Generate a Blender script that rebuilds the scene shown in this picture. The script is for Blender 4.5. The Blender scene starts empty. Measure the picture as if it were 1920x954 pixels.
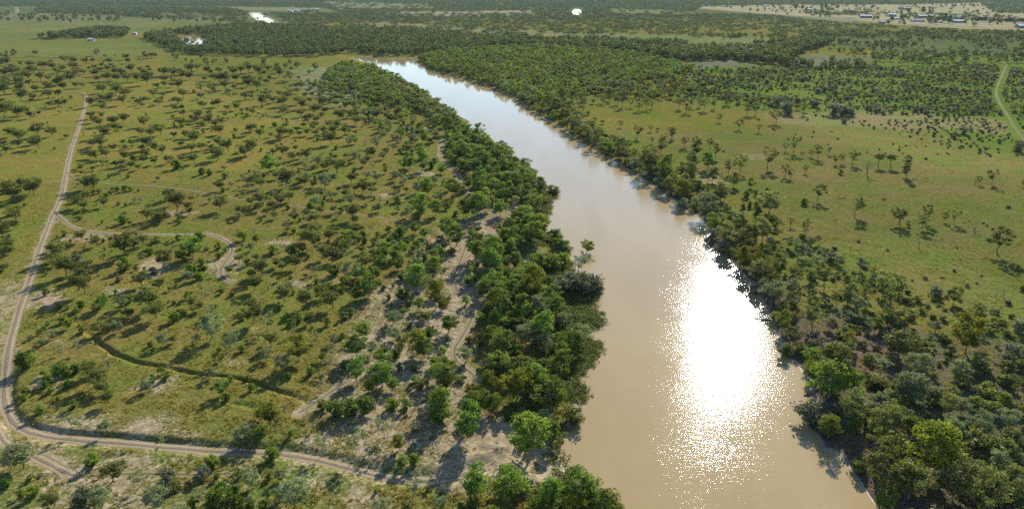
import bpy, math, random
import numpy as np

random.seed(7)
rng = np.random.default_rng(7)
R = math.radians
S = bpy.context.scene
COL = S.collection

# ------------------------------------------------------------------ camera, sky, sun, exposure
F, PITCH, CAMZ = 1321.0, R(21.0), 102.0          # focal length in pixels of the 1920 px wide photograph
cam = bpy.data.cameras.new('camera')
cam.sensor_width = 36.0
cam.lens = F / 1920 * 36.0
cam.clip_start, cam.clip_end = 1.0, 40000.0
cam_o = bpy.data.objects.new('camera', cam)
cam_o.location = (0, 0, CAMZ)
cam_o.rotation_euler = (R(90) - PITCH, 0, 0)
COL.objects.link(cam_o)
S.camera = cam_o

SUN_EL, SUN_AZ = R(25.6), R(18.6)                # azimuth clockwise from +Y
W = bpy.data.worlds.new('World')
S.world = W
W.use_nodes = True
wn = W.node_tree.nodes
sky = wn.new('ShaderNodeTexSky')
sky.sky_type = 'NISHITA'
sky.sun_disc = False
sky.sun_elevation = SUN_EL
sky.sun_rotation = SUN_AZ
sky.altitude = 150
sky.dust_density = 0.1
sky.ozone_density = 2.5
wn['Background'].inputs[1].default_value = 0.10
W.node_tree.links.new(sky.outputs[0], wn['Background'].inputs[0])

sun = bpy.data.lights.new('sun', 'SUN')
sun.energy = 4.9
sun.angle = R(0.53)
sun.color = (1.0, 0.93, 0.80)
sun_o = bpy.data.objects.new('sun', sun)
sdir = np.array([math.sin(SUN_AZ) * math.cos(SUN_EL), math.cos(SUN_AZ) * math.cos(SUN_EL), math.sin(SUN_EL)])
from mathutils import Vector, Matrix
sun_o.rotation_euler = Vector(sdir).to_track_quat('Z', 'Y').to_euler()
sun_o.location = (0, 0, 300)
COL.objects.link(sun_o)

S.view_settings.view_transform = 'Standard'
S.view_settings.look = 'None'
S.view_settings.gamma = 1.0
S.view_settings.exposure = 0.90
S.cycles.use_denoising = False
S.cycles.max_bounces = 6
S.cycles.transparent_max_bounces = 4
S.cycles.volume_bounces = 0
S.cycles.caustics_reflective = False
S.cycles.caustics_refractive = False
S.cycles.sample_clamp_indirect = 1.5

# ------------------------------------------------------------------ picture <-> ground
CP, SP = math.cos(PITCH), math.sin(PITCH)

def ray(px, py):
    a = (np.asarray(px, float) - 960) / F
    b = -(np.asarray(py, float) - 477) / F
    return a, CP + b * SP, -SP + b * CP           # x, y, z direction

def on_plane(px, py, z):
    dx, dy, dz = ray(px, py)
    t = (z - CAMZ) / dz
    return dx * t, dy * t

def depth_of(x, y, z):
    return y * CP - (z - CAMZ) * SP

def poly_w(pts, z=2.2):
    p = np.array(pts, float)
    x, y = on_plane(p[:, 0], p[:, 1], z)
    return np.stack([x, y], 1)

# ------------------------------------------------------------------ noise and distances (numpy)
def _hash(ix, iy, seed):
    n = (ix.astype(np.int64) * 374761393 + iy.astype(np.int64) * 668265263 + seed * 982451653) & 0x7fffffff
    n = ((n ^ (n >> 13)) * 1274126177) & 0x7fffffff
    return ((n ^ (n >> 16)) & 0xffff) / 65535.0

def vnoise(x, y, s, seed=0):
    x = x / s; y = y / s
    ix = np.floor(x); iy = np.floor(y)
    fx = x - ix; fy = y - iy
    fx = fx * fx * (3 - 2 * fx); fy = fy * fy * (3 - 2 * fy)
    a = _hash(ix, iy, seed); b = _hash(ix + 1, iy, seed)
    c = _hash(ix, iy + 1, seed); d = _hash(ix + 1, iy + 1, seed)
    return (a + (b - a) * fx) * (1 - fy) + (c + (d - c) * fx) * fy - 0.5

def sstep(a, b, v):
    t = np.clip((v - a) / (b - a), 0, 1)
    return t * t * (3 - 2 * t)

def seg_dist(x, y, pts, closed=False):
    pts = np.asarray(pts, float)
    d = np.full(x.shape, 1e9)
    n = len(pts)
    for i in range(n if closed else n - 1):
        ax, ay = pts[i]; bx, by = pts[(i + 1) % n]
        ux, uy = bx - ax, by - ay
        L = ux * ux + uy * uy + 1e-9
        t = np.clip(((x - ax) * ux + (y - ay) * uy) / L, 0, 1)
        d = np.minimum(d, (x - ax - t * ux) ** 2 + (y - ay - t * uy) ** 2)
    return np.sqrt(d)

def inside(x, y, pts):
    pts = np.asarray(pts, float)
    r = np.zeros(x.shape, bool)
    n = len(pts)
    j = n - 1
    for i in range(n):
        xi, yi = pts[i]; xj, yj = pts[j]
        if yi != yj:
            c = ((yi > y) != (yj > y)) & (x < (xj - xi) * (y - yi) / (yj - yi) + xi)
            r ^= c
        j = i
    return r

def pad_box(x, y, pts, m):
    p = np.asarray(pts)
    return (x > p[:, 0].min() - m) & (x < p[:, 0].max() + m) & (y > p[:, 1].min() - m) & (y < p[:, 1].max() + m)

def smooth_line(pts, it=2):
    p = np.array(pts, float)
    for _ in range(it):
        q = [p[0]]
        for i in range(len(p) - 1):
            q += [p[i] * .75 + p[i + 1] * .25, p[i] * .25 + p[i + 1] * .75]
        q.append(p[-1]); p = np.array(q)
    return p

# ------------------------------------------------------------------ outlines read off the photograph, in world metres
BANK_A = [(655, 106), (690, 119), (716, 131), (745, 142), (772, 157), (797, 176), (820, 188), (846, 210), (866, 220), (886, 230),
          (864, 238), (886, 250), (922, 266), (945, 282), (962, 298), (985, 312), (1004, 320), (1000, 332), (1025, 350), (1018, 362),
          (1041, 356), (1046, 370), (1028, 376), (1032, 393), (1028, 401), (1021, 412), (1018, 428), (1025, 438), (1041, 445), (1055, 456),
          (1067, 470), (1072, 488), (1070, 502), (1082, 516), (1106, 522), (1126, 540), (1120, 558), (1108, 577), (1138, 597), (1110, 624),
          (1116, 636), (1133, 652), (1110, 678), (1091, 700), (1087, 714), (1099, 733), (1079, 759), (1092, 772), (1090, 787), (1062, 797),
          (1047, 811), (1042, 841), (1053, 877), (1074, 909), (1090, 926), (1118, 948), (1150, 968), (1175, 1000), (1200, 1080), (1220, 1250)]
BANK_B = [(790, 106), (779, 119), (802, 129), (830, 137), (862, 145), (900, 157), (930, 167), (960, 181), (978, 202 - 8), (1005, 212), (1024, 224),
          (1042, 231), (1067, 251), (1092, 270), (1130, 290), (1170, 313), (1200, 333), (1228, 350), (1247, 368), (1275, 379), (1264, 388),
          (1298, 398), (1322, 418), (1334, 441), (1314, 451), (1340, 470), (1368, 488), (1390, 512), (1410, 532), (1428, 564), (1440, 588),
          (1451, 609), (1455, 624), (1466, 641), (1456, 664), (1483, 675), (1498, 690), (1509, 709), (1526, 743), (1532, 767), (1493, 775),
          (1512, 800), (1537, 826), (1542, 843), (1566, 846), (1580, 860), (1601, 894), (1620, 926), (1637, 952), (1690, 1050), (1760, 1250)]
BANK_AW = smooth_line(poly_w(BANK_A, 0.0), 1)
BANK_BW = smooth_line(poly_w(BANK_B, 0.0), 1)
RIVER = np.concatenate([BANK_AW, BANK_BW[::-1], poly_w([(760, 111), (725, 111), (690, 107)], 0.0)])
POND1 = poly_w([(330, 70), (352, 67), (384, 66), (380, 78), (379, 88), (366, 85), (350, 82)], 0.0)
POND2 = poly_w([(466, 22), (486, 25), (500, 33), (514, 40), (532, 45), (528, 48), (512, 46), (494, 40), (478, 37), (472, 29)], 0.0)
POND3 = poly_w([(1072, 23), (1078, 17), (1088, 18), (1090, 24), (1084, 29), (1076, 28)], 0.0)
WATERS = [('river', RIVER), ('waterhole', POND1), ('waterhole', POND2), ('waterhole', POND3)]

GULLY = smooth_line(poly_w([(107, 580), (121, 592), (134, 598), (154, 608), (158, 617), (169, 625), (185, 641), (198, 649), (211, 660), (231, 667),
                            (252, 676), (268, 680), (294, 683), (319, 688), (354, 697), (387, 702), (437, 707), (471, 713), (501, 725), (521, 732),
                            (546, 739), (575, 750)]), 1)
RILLS = [smooth_line(poly_w(p), 1) for p in (
    [(440, 756), (454, 758), (476, 763)], [(446, 637), (462, 632), (474, 629), (488, 627), (496, 633)],
    [(905, 860), (940, 872), (975, 880)], [(900, 838), (940, 842), (970, 848)], [(890, 870), (930, 885), (960, 893)],
    [(66, 898), (90, 894), (118, 886)], [(180, 858), (210, 855), (240, 848)])]
ROAD_MAIN = smooth_line(poly_w([(120, 173), (152, 173), (164, 180), (158, 205), (148, 240), (140, 262), (132, 285), (125, 318), (121, 345), (117, 365),
                                (101, 400), (88, 430), (75, 465), (65, 495), (53, 530), (42, 560), (30, 600), (20, 635), (11, 680), (6, 720),
                                (8, 755), (20, 783), (45, 801), (90, 813), (150, 820), (230, 825), (300, 832), (380, 838), (450, 842), (530, 843),
                                (600, 856), (660, 872), (720, 887), (770, 893), (825, 893), (875, 880), (930, 858)]))
TR_A = smooth_line(poly_w([(124, 322), (134, 330), (146, 337), (170, 342), (196, 345), (252, 347), (320, 351), (379, 361), (404, 366), (437, 372), (464, 377), (518, 382),
                           (550, 386), (588, 394), (639, 398), (674, 402), (715, 409), (749, 413), (800, 413), (860, 418), (910, 408), (960, 393), (990, 380)]))
TR_B = smooth_line(poly_w([(104, 398), (111, 407), (128, 420), (146, 429), (168, 434), (210, 438), (260, 439), (330, 438), (387, 438), (409, 443), (429, 454), (438, 467),
                           (432, 480), (421, 494), (412, 509), (419, 523), (440, 530)]))
TR_C = smooth_line(poly_w([(832, 258), (829, 268), (825, 279), (826, 298), (841, 311), (859, 325), (860, 342), (875, 360), (895, 385), (905, 408), (895, 432), (875, 455), (866, 484),
                           (857, 504), (850, 524), (857, 544), (876, 564), (891, 578), (888, 590), (878, 610), (865, 632), (851, 652), (854, 674), (875, 691), (893, 706), (880, 728), (862, 742)]))
TR_D = smooth_line(poly_w([(-30, 770), (0, 815), (14, 834), (45, 846), (85, 864), (126, 886), (150, 893)]))
TR_E = smooth_line(poly_w([(150, 893), (215, 886), (290, 885), (370, 887), (440, 884)]))
TR_F = smooth_line(poly_w([(655, 712), (632, 724), (612, 739), (585, 758), (560, 772)]))
TR_G = smooth_line(poly_w([(1930, 275), (1905, 243), (1886, 212), (1872, 190), (1866, 172), (1878, 145), (1888, 122)]))
TR_H = smooth_line(poly_w([(380, 181), (412, 187), (450, 200), (490, 212), (530, 220), (560, 226), (600, 230), (680, 238)]))
FAR_R = poly_w([(-40, 112), (60, 106), (120, 109), (180, 112)])
FAR_R2 = poly_w([(-40, 83), (20, 77), (60, 72), (110, 70)])
FAR_R3 = poly_w([(1300, 16), (1480, 29), (1600, 38), (1720, 47), (1800, 50), (1960, 55)])
FAR_R4 = poly_w([(31, 14), (32, 20), (33, 28)])

# ------------------------------------------------------------------ terrain
def axis(parts, start):
    v = [start]
    for end, step, grow in parts:
        s = step
        while v[-1] < end:
            v.append(v[-1] + s); s *= grow
    return v
YS = np.array(axis([(90, 12, 1), (138, .9, 1), (226, .6, 1), (262, .9, 1), (450, 1.5, 1), (16000, 1.5, 1.022)], -40.0))
_xp = axis([(110, .9, 1), (250, 1.5, 1), (13000, 1.5, 1.042)], 0.0)
_xn = axis([(50, .9, 1), (152, .6, 1), (250, 1.5, 1), (13000, 1.5, 1.042)], 0.0)
XS = np.array([-v for v in _xn[:0:-1]] + _xp)
GX, GY = np.meshgrid(XS, YS)

def water_sd(x, y):
    sd = np.full(x.shape, 400.0)
    for _, P in WATERS:
        m = pad_box(x, y, P, 90)
        if m.any():
            d = seg_dist(x[m], y[m], P, True)
            d = np.where(inside(x[m], y[m], P), -d, d)
            sd[m] = np.minimum(sd[m], d)
    return sd

def terrain(x, y, sd=None):
    if sd is None:
        sd = water_sd(x, y)
    land = sstep(1.0, 16.0, sd)
    fade = sstep(3000, 800, y)
    # the edge of the water wavers a little
    e = sd + vnoise(x, y, 5, 3) * 1.6 * sstep(500, 250, y)
    z = np.where(e > 0, 0.35 * sstep(0, 2.0, e) + 1.75 * sstep(1.0, 15.0, e), np.maximum(-2.0, e * 0.35))
    z = z + land * fade * (vnoise(x, y, 38, 1) * 0.7 + vnoise(x, y, 13, 2) * 0.35 + vnoise(x, y, 3.5, 5) * 0.16)
    near = y < 330
    if near.any():
        xs, ys = x[near], y[near]
        zz = z[near]
        m = pad_box(xs, ys, GULLY, 6)
        if m.any():
            d = seg_dist(xs[m], ys[m], GULLY) + vnoise(xs[m], ys[m], 4, 9) * 0.7
            zz[m] -= (.75 + .9 * vnoise(xs[m], ys[m], 14, 13)) * (.4 + .6 * sstep(GULLY[0, 0] + 10, GULLY[0, 0] + 30, xs[m])) * sstep(.85, 0.35, d)
        for rl in RILLS:
            m = pad_box(xs, ys, rl, 3)
            if m.any():
                d = seg_dist(xs[m], ys[m], rl)
                zz[m] -= 0.45 * sstep(1.2, 0.3, d)
        m = pad_box(xs, ys, ROAD_MAIN, 8) & (ys < 190)
        if m.any():
            d = seg_dist(xs[m], ys[m], ROAD_MAIN) + vnoise(xs[m], ys[m], 3, 10) * 0.4
            w = sstep(190, 165, ys[m]) * sstep(2, 10, seg_dist(xs[m], ys[m], BANK_AW))
            zz[m] -= 0.75 * w * sstep(3.0, 1.9, d)
        z[near] = zz
    return z

SD = water_sd(GX, GY)
GZ = terrain(GX, GY, SD)

def sample(grid, x, y):
    i = np.clip(np.searchsorted(XS, x) - 1, 0, len(XS) - 2)
    j = np.clip(np.searchsorted(YS, y) - 1, 0, len(YS) - 2)
    u = np.clip((x - XS[i]) / (XS[i + 1] - XS[i]), 0, 1)
    v = np.clip((y - YS[j]) / (YS[j + 1] - YS[j]), 0, 1)
    return (grid[j, i] * (1 - u) + grid[j, i + 1] * u) * (1 - v) + (grid[j + 1, i] * (1 - u) + grid[j + 1, i + 1] * u) * v

def ground_at(px, py):
    """world point where the line of sight of a photograph pixel meets the ground"""
    px = np.atleast_1d(np.asarray(px, float)); py = np.atleast_1d(np.asarray(py, float))
    z = np.full(px.shape, 2.0)
    for _ in range(5):
        x, y = on_plane(px, py, z)
        z = 0.5 * z + 0.5 * np.maximum(sample(GZ, x, y), 0)
    x, y = on_plane(px, py, z)
    return x, y, sample(GZ, x, y)

# ---- ground colours: what grows or lies there (albedo)
GRASS = (0.185, 0.160, 0.036)
tint = np.empty(GX.shape + (3,)); tint[:] = GRASS
sand = np.full(GX.shape, 0.20)

def ell(cx, cy, rx, ry):
    return [(cx + rx * math.cos(a), cy + ry * math.sin(a)) for a in np.linspace(0, 2 * math.pi, 12, endpoint=False)]

_wx = vnoise(GX, GY, 22, 21) * 12 + vnoise(GX, GY, 7, 22) * 5
def paint(poly, soft, col=None, sd_=None, op=1.0):
    P = poly_w(poly)
    m = pad_box(GX, GY, P, soft * 2 + 10)
    if not m.any():
        return
    x, y = GX[m], GY[m]
    d = seg_dist(x, y, P, True)
    d = np.where(inside(x, y, P), d, -d) + _wx[m] * min(1, soft / 8)
    w = op * sstep(-soft, soft, d)
    if col is not None:
        tint[m] = tint[m] * (1 - w[:, None]) + np.array(col) * w[:, None]
    if sd_ is not None:
        sand[m] = sand[m] * (1 - w) + sd_ * w

OLIVE = (0.150, 0.122, 0.040); BRIGHT = (0.170, 0.165, 0.032); LUSH = (0.105, 0.135, 0.030)
SCRUB = (0.120, 0.130, 0.045); STRAW = (0.36, 0.295, 0.155); SOIL = (0.150, 0.117, 0.068); GREYF = (0.165, 0.165, 0.085)
DIRT = (0.34, 0.27, 0.19)
# far country
paint([(-600, 0.5), (2500, 0.5), (2500, 40), (-600, 40)], 60, SCRUB, 0.1)
paint([(-300, 45), (430, 40), (470, 44), (330, 58), (240, 66), (60, 74), (-300, 86)], 20, (0.165, 0.168, 0.048), 0)
paint([(-300, 84), (60, 74), (240, 72), (320, 84), (330, 100), (200, 110), (-300, 112)], 12, (0.165, 0.168, 0.042), 0)
paint([(-100, 24), (120, 26), (300, 36), (430, 30), (420, 42), (-100, 46)], 40, (0.17, 0.165, 0.065), 0.15)
paint([(250, 14), (560, 10), (620, 22), (300, 18)], 50, (0.20, 0.19, 0.08), 0.1)
paint([(1290, 14), (1450, 9), (1620, 6), (1960, -3), (1960, 57), (1800, 54), (1700, 48), (1560, 36), (1400, 24)], 30, STRAW, 0.1)
paint([(1500, 31), (1600, 33), (1620, 42), (1560, 42)], 20, (0.22, 0.22, 0.12), 0)
paint([(720, 24), (860, 22), (1000, 20), (990, 28), (860, 32), (740, 30)], 40, (0.30, 0.25, 0.15), 0.5)
paint([(1140, 16), (1250, 18), (1330, 26), (1160, 28)], 40, (0.17, 0.19, 0.07), 0)
paint([(600, 0), (800, 6), (860, 18), (640, 20)], 40, (0.20, 0.19, 0.09), 0.3)
paint([(640, 44), (760, 42), (880, 52), (1100, 62), (1290, 66), (1300, 72), (1000, 68), (720, 58)], 25, (0.22, 0.20, 0.085), 0.35)
paint([(1040, 62), (1480, 70), (1480, 84), (1260, 80)], 15, (0.19, 0.195, 0.065), 0.1)
paint([(1280, 86), (1420, 80), (1480, 84), (1440, 94), (1300, 96)], 10, GREYF, 0.1)
paint([(1290, 114), (1380, 112), (1430, 124), (1400, 134), (1300, 132)], 8, GREYF, 0)
paint([(1465, 112), (1530, 104), (1640, 108), (1640, 124), (1560, 126), (1480, 124)], 8, GREYF, 0)
paint([(1290, 128), (1420, 124), (1560, 126), (1700, 100), (1500, 80), (1960, 60), (1960, 300), (1800, 290), (1680, 232), (1500, 226), (1440, 210), (1280, 190)], 14, (0.140, 0.175, 0.030), 0.05)
paint([(1520, 60), (1960, 60), (1960, 110), (1700, 100), (1500, 80)], 15, (0.125, 0.135, 0.045), 0.25)
paint([(320, 104), (660, 108), (640, 128), (420, 128), (300, 116)], 8, BRIGHT, 0)
# plain on the road side
paint([(-200, 150), (330, 150), (640, 240), (520, 330), (130, 330), (90, 420), (20, 600), (-200, 700)], 25, (0.205, 0.178, 0.036), 0.13)
paint([(560, 130), (660, 120), (720, 160), (640, 200), (560, 170)], 14, (0.22, 0.20, 0.10), 0.35)
paint([(-60, 560), (40, 480), (70, 520), (10, 760), (-60, 780)], 5, None, 0.62)
paint([(60, 330), (120, 330), (100, 420), (60, 520), (40, 480)], 6, None, 0.28)
# pale ground under the scattered trees near the river
paint([(600, 700), (640, 580), (740, 510), (800, 440), (880, 410), (960, 380), (1015, 390), (1020, 440), (960, 560), (900, 620), (900, 760), (1050, 800), (1075, 905), (850, 935), (620, 860), (560, 770)], 7, (0.175, 0.145, 0.05), 0.66)
paint([(-60, 770), (200, 780), (600, 800), (700, 870), (820, 910), (900, 960), (900, 1050), (-200, 1050)], 6, (0.180, 0.165, 0.045), 0.46)
paint([(700, 230), (860, 240), (850, 330), (960, 330), (930, 360), (760, 350), (690, 300)], 7, None, 0.32)
paint([(300, 500), (450, 480), (640, 520), (600, 640), (420, 640)], 8, None, 0.30)
for c in [(135, 798, 40, 9), (290, 802, 30, 12), (260, 872, 45, 9), (165, 905, 40, 14), (240, 945, 40, 14), (568, 888, 30, 8), (700, 825, 40, 22), (590, 825, 28, 10),
          (548, 752, 22, 10), (740, 848, 24, 10), (676, 938, 12, 12), (455, 680, 28, 8), (500, 702, 28, 8), (572, 680, 16, 16), (605, 705, 32, 14), (735, 540, 45, 8),
          (530, 453, 26, 6), (425, 500, 16, 18), (560, 536, 32, 7), (625, 528, 26, 5), (797, 327, 18, 4), (724, 365, 36, 7), (925, 320, 40, 6), (915, 398, 28, 8),
          (870, 520, 40, 60), (820, 600, 60, 40), (760, 690, 70, 30), (830, 720, 40, 30), (690, 640, 30, 30), (160, 445, 40, 8), (400, 437, 24, 5), (285, 500, 24, 14),
          (220, 545, 24, 8), (120, 640, 40, 10), (95, 710, 36, 9), (90, 560, 14, 16), (290, 715, 24, 14), (780, 240, 25, 4), (340, 398, 30, 3)]:
    paint(ell(*c), 5, None, 0.76)
paint([(850, 905), (820, 880), (870, 840), (920, 800), (985, 770), (1035, 800), (1045, 850), (1075, 912), (1000, 905), (930, 890)], 3, (0.270, 0.205, 0.120), 0.85)
paint([(880, 440), (905, 400), (1000, 378), (1010, 392), (960, 420), (930, 450), (890, 470)], 3, (0.30, 0.215, 0.13), 0.5)
paint([(960, 500), (1000, 485), (1040, 500), (1000, 530), (960, 520)], 2.5, (0.26, 0.2, 0.14), 0.45)
# the open paddock and the scrubby bank across the river
paint([(1080, 180), (1280, 190), (1500, 226), (1700, 240), (1960, 310), (1960, 560), (1700, 540), (1500, 430), (1350, 330), (1200, 270), (1090, 230)], 14, (0.170, 0.152, 0.042), 0.10)
paint([(1090, 190), (1280, 195), (1450, 220), (1450, 240), (1200, 250), (1090, 225)], 12, (0.188, 0.165, 0.034), 0.03)
paint([(1480, 224), (1660, 230), (1960, 300), (1960, 340), (1760, 320), (1560, 260)], 18, (0.185, 0.180, 0.045), 0.05)
paint([(1440, 214), (1640, 208), (1900, 226), (1880, 250), (1640, 240), (1480, 232)], 10, (0.22, 0.195, 0.07), 0.1)
paint([(1380, 288), (1440, 284), (1480, 296), (1400, 306)], 6, None, 0.55)
paint([(1290, 318), (1370, 325), (1380, 350), (1300, 345)], 5, None, 0.65)
paint([(1500, 440), (1700, 440), (1960, 560), (1960, 640), (1600, 580), (1480, 520)], 9, (0.178, 0.170, 0.042), 0.10)
paint([(1460, 600), (1560, 580), (1700, 610), (1960, 650), (1960, 1100), (1700, 1100), (1640, 954), (1540, 800)], 6, SOIL, 0.22)
paint([(1800, 850), (1850, 840), (1860, 920), (1810, 930)], 4, None, 0.7)
# herb green along the water's edge on the road side
mA = seg_dist(GX, GY, BANK_AW)
_rg = sstep(16, 5, mA) * (GY < 700) * (SD > -2)
_rg = _rg * sstep(-.25, .1, vnoise(GX, GY, 18, 31)) * (1 - sstep(0.82, 0.9, sand))
tint[:] = tint * (1 - _rg[..., None]) + np.array((0.065, 0.095, 0.020)) * _rg[..., None]
sand *= 1 - _rg * 0.8
mB = seg_dist(GX, GY, BANK_BW)
_rb = sstep(15, 4, mB) * (GY < 420)
tint[:] = tint * (1 - _rb[..., None]) + np.array((0.120, 0.095, 0.058)) * _rb[..., None]
# dirt spread beside the wheel tracks
for ln, wd, s_ in ((ROAD_MAIN, 4.2, .62), (TR_B, 3.4, .6), (TR_C, 3.6, .75), (TR_D, 3.6, .75), (TR_F, 3.5, .75), (TR_A, 2.6, .45)):
    m = pad_box(GX, GY, ln, 10)
    d = seg_dist(GX[m], GY[m], ln) + vnoise(GX[m], GY[m], 4, 12) * 1.8
    sand[m] = np.maximum(sand[m], s_ * sstep(wd, wd * .35, d))
# wet mud line
mud = sstep(1.1, 0.35, SD + vnoise(GX, GY, 4, 41) * .5)

def mesh_obj(name, verts, faces, mat=None, parent=None, link=True, smooth=True):
    me = bpy.data.meshes.new(name)
    verts = np.asarray(verts, np.float32)
    faces = np.asarray(faces, np.int32) if not isinstance(faces, list) else faces
    if isinstance(faces, np.ndarray):
        n, k = faces.shape
        me.vertices.add(len(verts)); me.vertices.foreach_set('co', verts.ravel())
        me.loops.add(n * k); me.loops.foreach_set('vertex_index', faces.ravel())
        me.polygons.add(n)
        me.polygons.foreach_set('loop_start', np.arange(0, n * k, k, dtype=np.int32))
        me.update(calc_edges=True)
    else:
        me.from_pydata([tuple(v) for v in verts], [], faces)
    me.polygons.foreach_set('use_smooth', [smooth] * len(me.polygons))
    for m in (mat if isinstance(mat, (list, tuple)) else [mat] if mat else []):
        me.materials.append(m)
    o = bpy.data.objects.new(name, me)
    if link:
        COL.objects.link(o)
    if parent:
        o.parent = parent
    return o

def attr(o, name, data, typ='FLOAT', dom='POINT'):
    a = o.data.attributes.new(name, typ, dom)
    data = np.ascontiguousarray(data, np.int32 if typ == 'INT' else np.float32).ravel()
    a.data.foreach_set('color' if 'COLOR' in typ else 'vector' if typ == 'FLOAT_VECTOR' else 'value', data)

# ------------------------------------------------------------------ materials
def mat_new(name):
    m = bpy.data.materials.new(name); m.use_nodes = True
    nt = m.node_tree
    return m, nt, nt.nodes['Principled BSDF'], nt.nodes['Material Output']

def N(nt, t, **kw):
    n = nt.nodes.new(t)
    for k, v in kw.items():
        if k.startswith('i_'):
            n.inputs[int(k[2:])].default_value = v
        else:
            setattr(n, k, v)
    return n

def mixc(nt, fac, a, b, typ='MIX'):
    n = nt.nodes.new('ShaderNodeMix'); n.data_type = 'RGBA'; n.blend_type = typ
    for s, v in ((0, fac), (6, a), (7, b)):
        if isinstance(v, bpy.types.NodeSocket):
            nt.links.new(v, n.inputs[s])
        elif s == 0:
            n.inputs[0].default_value = v
        else:
            n.inputs[s].default_value = (*v, 1) if len(v) == 3 else v
    return n.outputs[2]

def noise(nt, scale, detail=4, rough=.55, vec=None, dist=0.0):
    n = nt.nodes.new('ShaderNodeTexNoise')
    n.inputs['Scale'].default_value = scale; n.inputs['Detail'].default_value = detail
    n.inputs['Roughness'].default_value = rough; n.inputs['Distortion'].default_value = dist
    if vec:
        nt.links.new(vec, n.inputs['Vector'])
    return n.outputs[0]

def ramp(nt, val, lo, hi, a=0.0, b=1.0, smooth=True):
    n = nt.nodes.new('ShaderNodeMapRange')
    n.interpolation_type = 'SMOOTHSTEP' if smooth else 'LINEAR'
    nt.links.new(val, n.inputs[0])
    for i, v in ((1, lo), (2, hi), (3, a), (4, b)):
        n.inputs[i].default_value = v
    return n.outputs[0]

def math_(nt, op, a, b=None):
    n = nt.nodes.new('ShaderNodeMath'); n.operation = op
    for i, v in ((0, a), (1, b)):
        if v is None: continue
        if isinstance(v, bpy.types.NodeSocket): nt.links.new(v, n.inputs[i])
        else: n.inputs[i].default_value = v
    return n.outputs[0]

def geo_pos(nt):
    return nt.nodes.new('ShaderNodeNewGeometry').outputs['Position']

def ground_material():
    m, nt, b, out = mat_new('ground_grass_and_sand')
    pos = geo_pos(nt)
    t = N(nt, 'ShaderNodeAttribute', attribute_name='tint').outputs['Color']
    s = N(nt, 'ShaderNodeAttribute', attribute_name='sand').outputs['Fac']
    md = N(nt, 'ShaderNodeAttribute', attribute_name='mud').outputs['Fac']
    n1 = noise(nt, 0.030, 5, .6, pos)
    n2 = noise(nt, 0.22, 5, .62, pos)
    n3 = noise(nt, 1.3, 4, .65, pos)
    n4 = noise(nt, 0.09, 4, .6, pos, .4)
    # grass: greener and browner drifts, tuft mottling
    g = mixc(nt, ramp(nt, n1, .40, .62), t, mixc(nt, 1.0, t, (0.74, 1.06, 0.72), 'MULTIPLY'))
    g = mixc(nt, ramp(nt, n4, .50, .70, 0, .55), g, mixc(nt, 1.0, t, (1.0, 0.97, 0.95), 'MULTIPLY'))
    g = mixc(nt, ramp(nt, n2, .45, .70, 0, .45), g, mixc(nt, 1.0, t, (1.30, 1.22, 1.25), 'MULTIPLY'))
    g = mixc(nt, ramp(nt, n3, .36, .62), mixc(nt, 1.0, g, (0.62, 0.64, 0.60), 'MULTIPLY'), mixc(nt, 1.0, g, (1.12, 1.12, 1.15), 'MULTIPLY'))
    n6 = noise(nt, .45, 3, .7, pos, .5)
    g = mixc(nt, ramp(nt, n6, .52, .66, 0, .5), g, mixc(nt, 1.0, g, (1.35, 1.18, 1.25), 'MULTIPLY'))
    n7 = noise(nt, .0055, 5, .65, pos, .3)
    g = mixc(nt, ramp(nt, n7, .38, .62), mixc(nt, 1.0, g, (0.86, 0.95, 0.88), 'MULTIPLY'), mixc(nt, 1.0, g, (1.10, 1.06, 1.12), 'MULTIPLY'))
    # bare pale sand where the noise falls below the local cover
    k = math_(nt, 'ADD', math_(nt, 'MULTIPLY', n2, .34), math_(nt, 'ADD', math_(nt, 'MULTIPLY', n3, .48), math_(nt, 'MULTIPLY', n4, .18)))
    bare = ramp(nt, math_(nt, 'ADD', math_(nt, 'SUBTRACT', s, 0.5), math_(nt, 'MULTIPLY', math_(nt, 'SUBTRACT', k, .5), 3.0)), -.02, .30)
    n5 = noise(nt, 0.5, 5, .6, pos)
    sc = mixc(nt, ramp(nt, n5, .35, .68), (0.245, 0.190, 0.115), (0.41, 0.335, 0.225))
    c = mixc(nt, bare, g, sc)
    c = mixc(nt, md, c, (0.33, 0.27, 0.205))
    nt.links.new(c, b.inputs['Base Color'])
    b.inputs['Roughness'].default_value = .95
    b.inputs['Specular IOR Level'].default_value = 0
    bp = N(nt, 'ShaderNodeBump'); bp.inputs['Strength'].default_value = .8; bp.inputs['Distance'].default_value = .45
    h = math_(nt, 'ADD', math_(nt, 'MULTIPLY', n3, .55), math_(nt, 'MULTIPLY', n2, .9))
    h = math_(nt, 'ADD', h, math_(nt, 'MULTIPLY', bare, -.12))
    nt.links.new(h, bp.inputs['Height']); nt.links.new(bp.outputs[0], b.inputs['Normal'])
    return m

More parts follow.
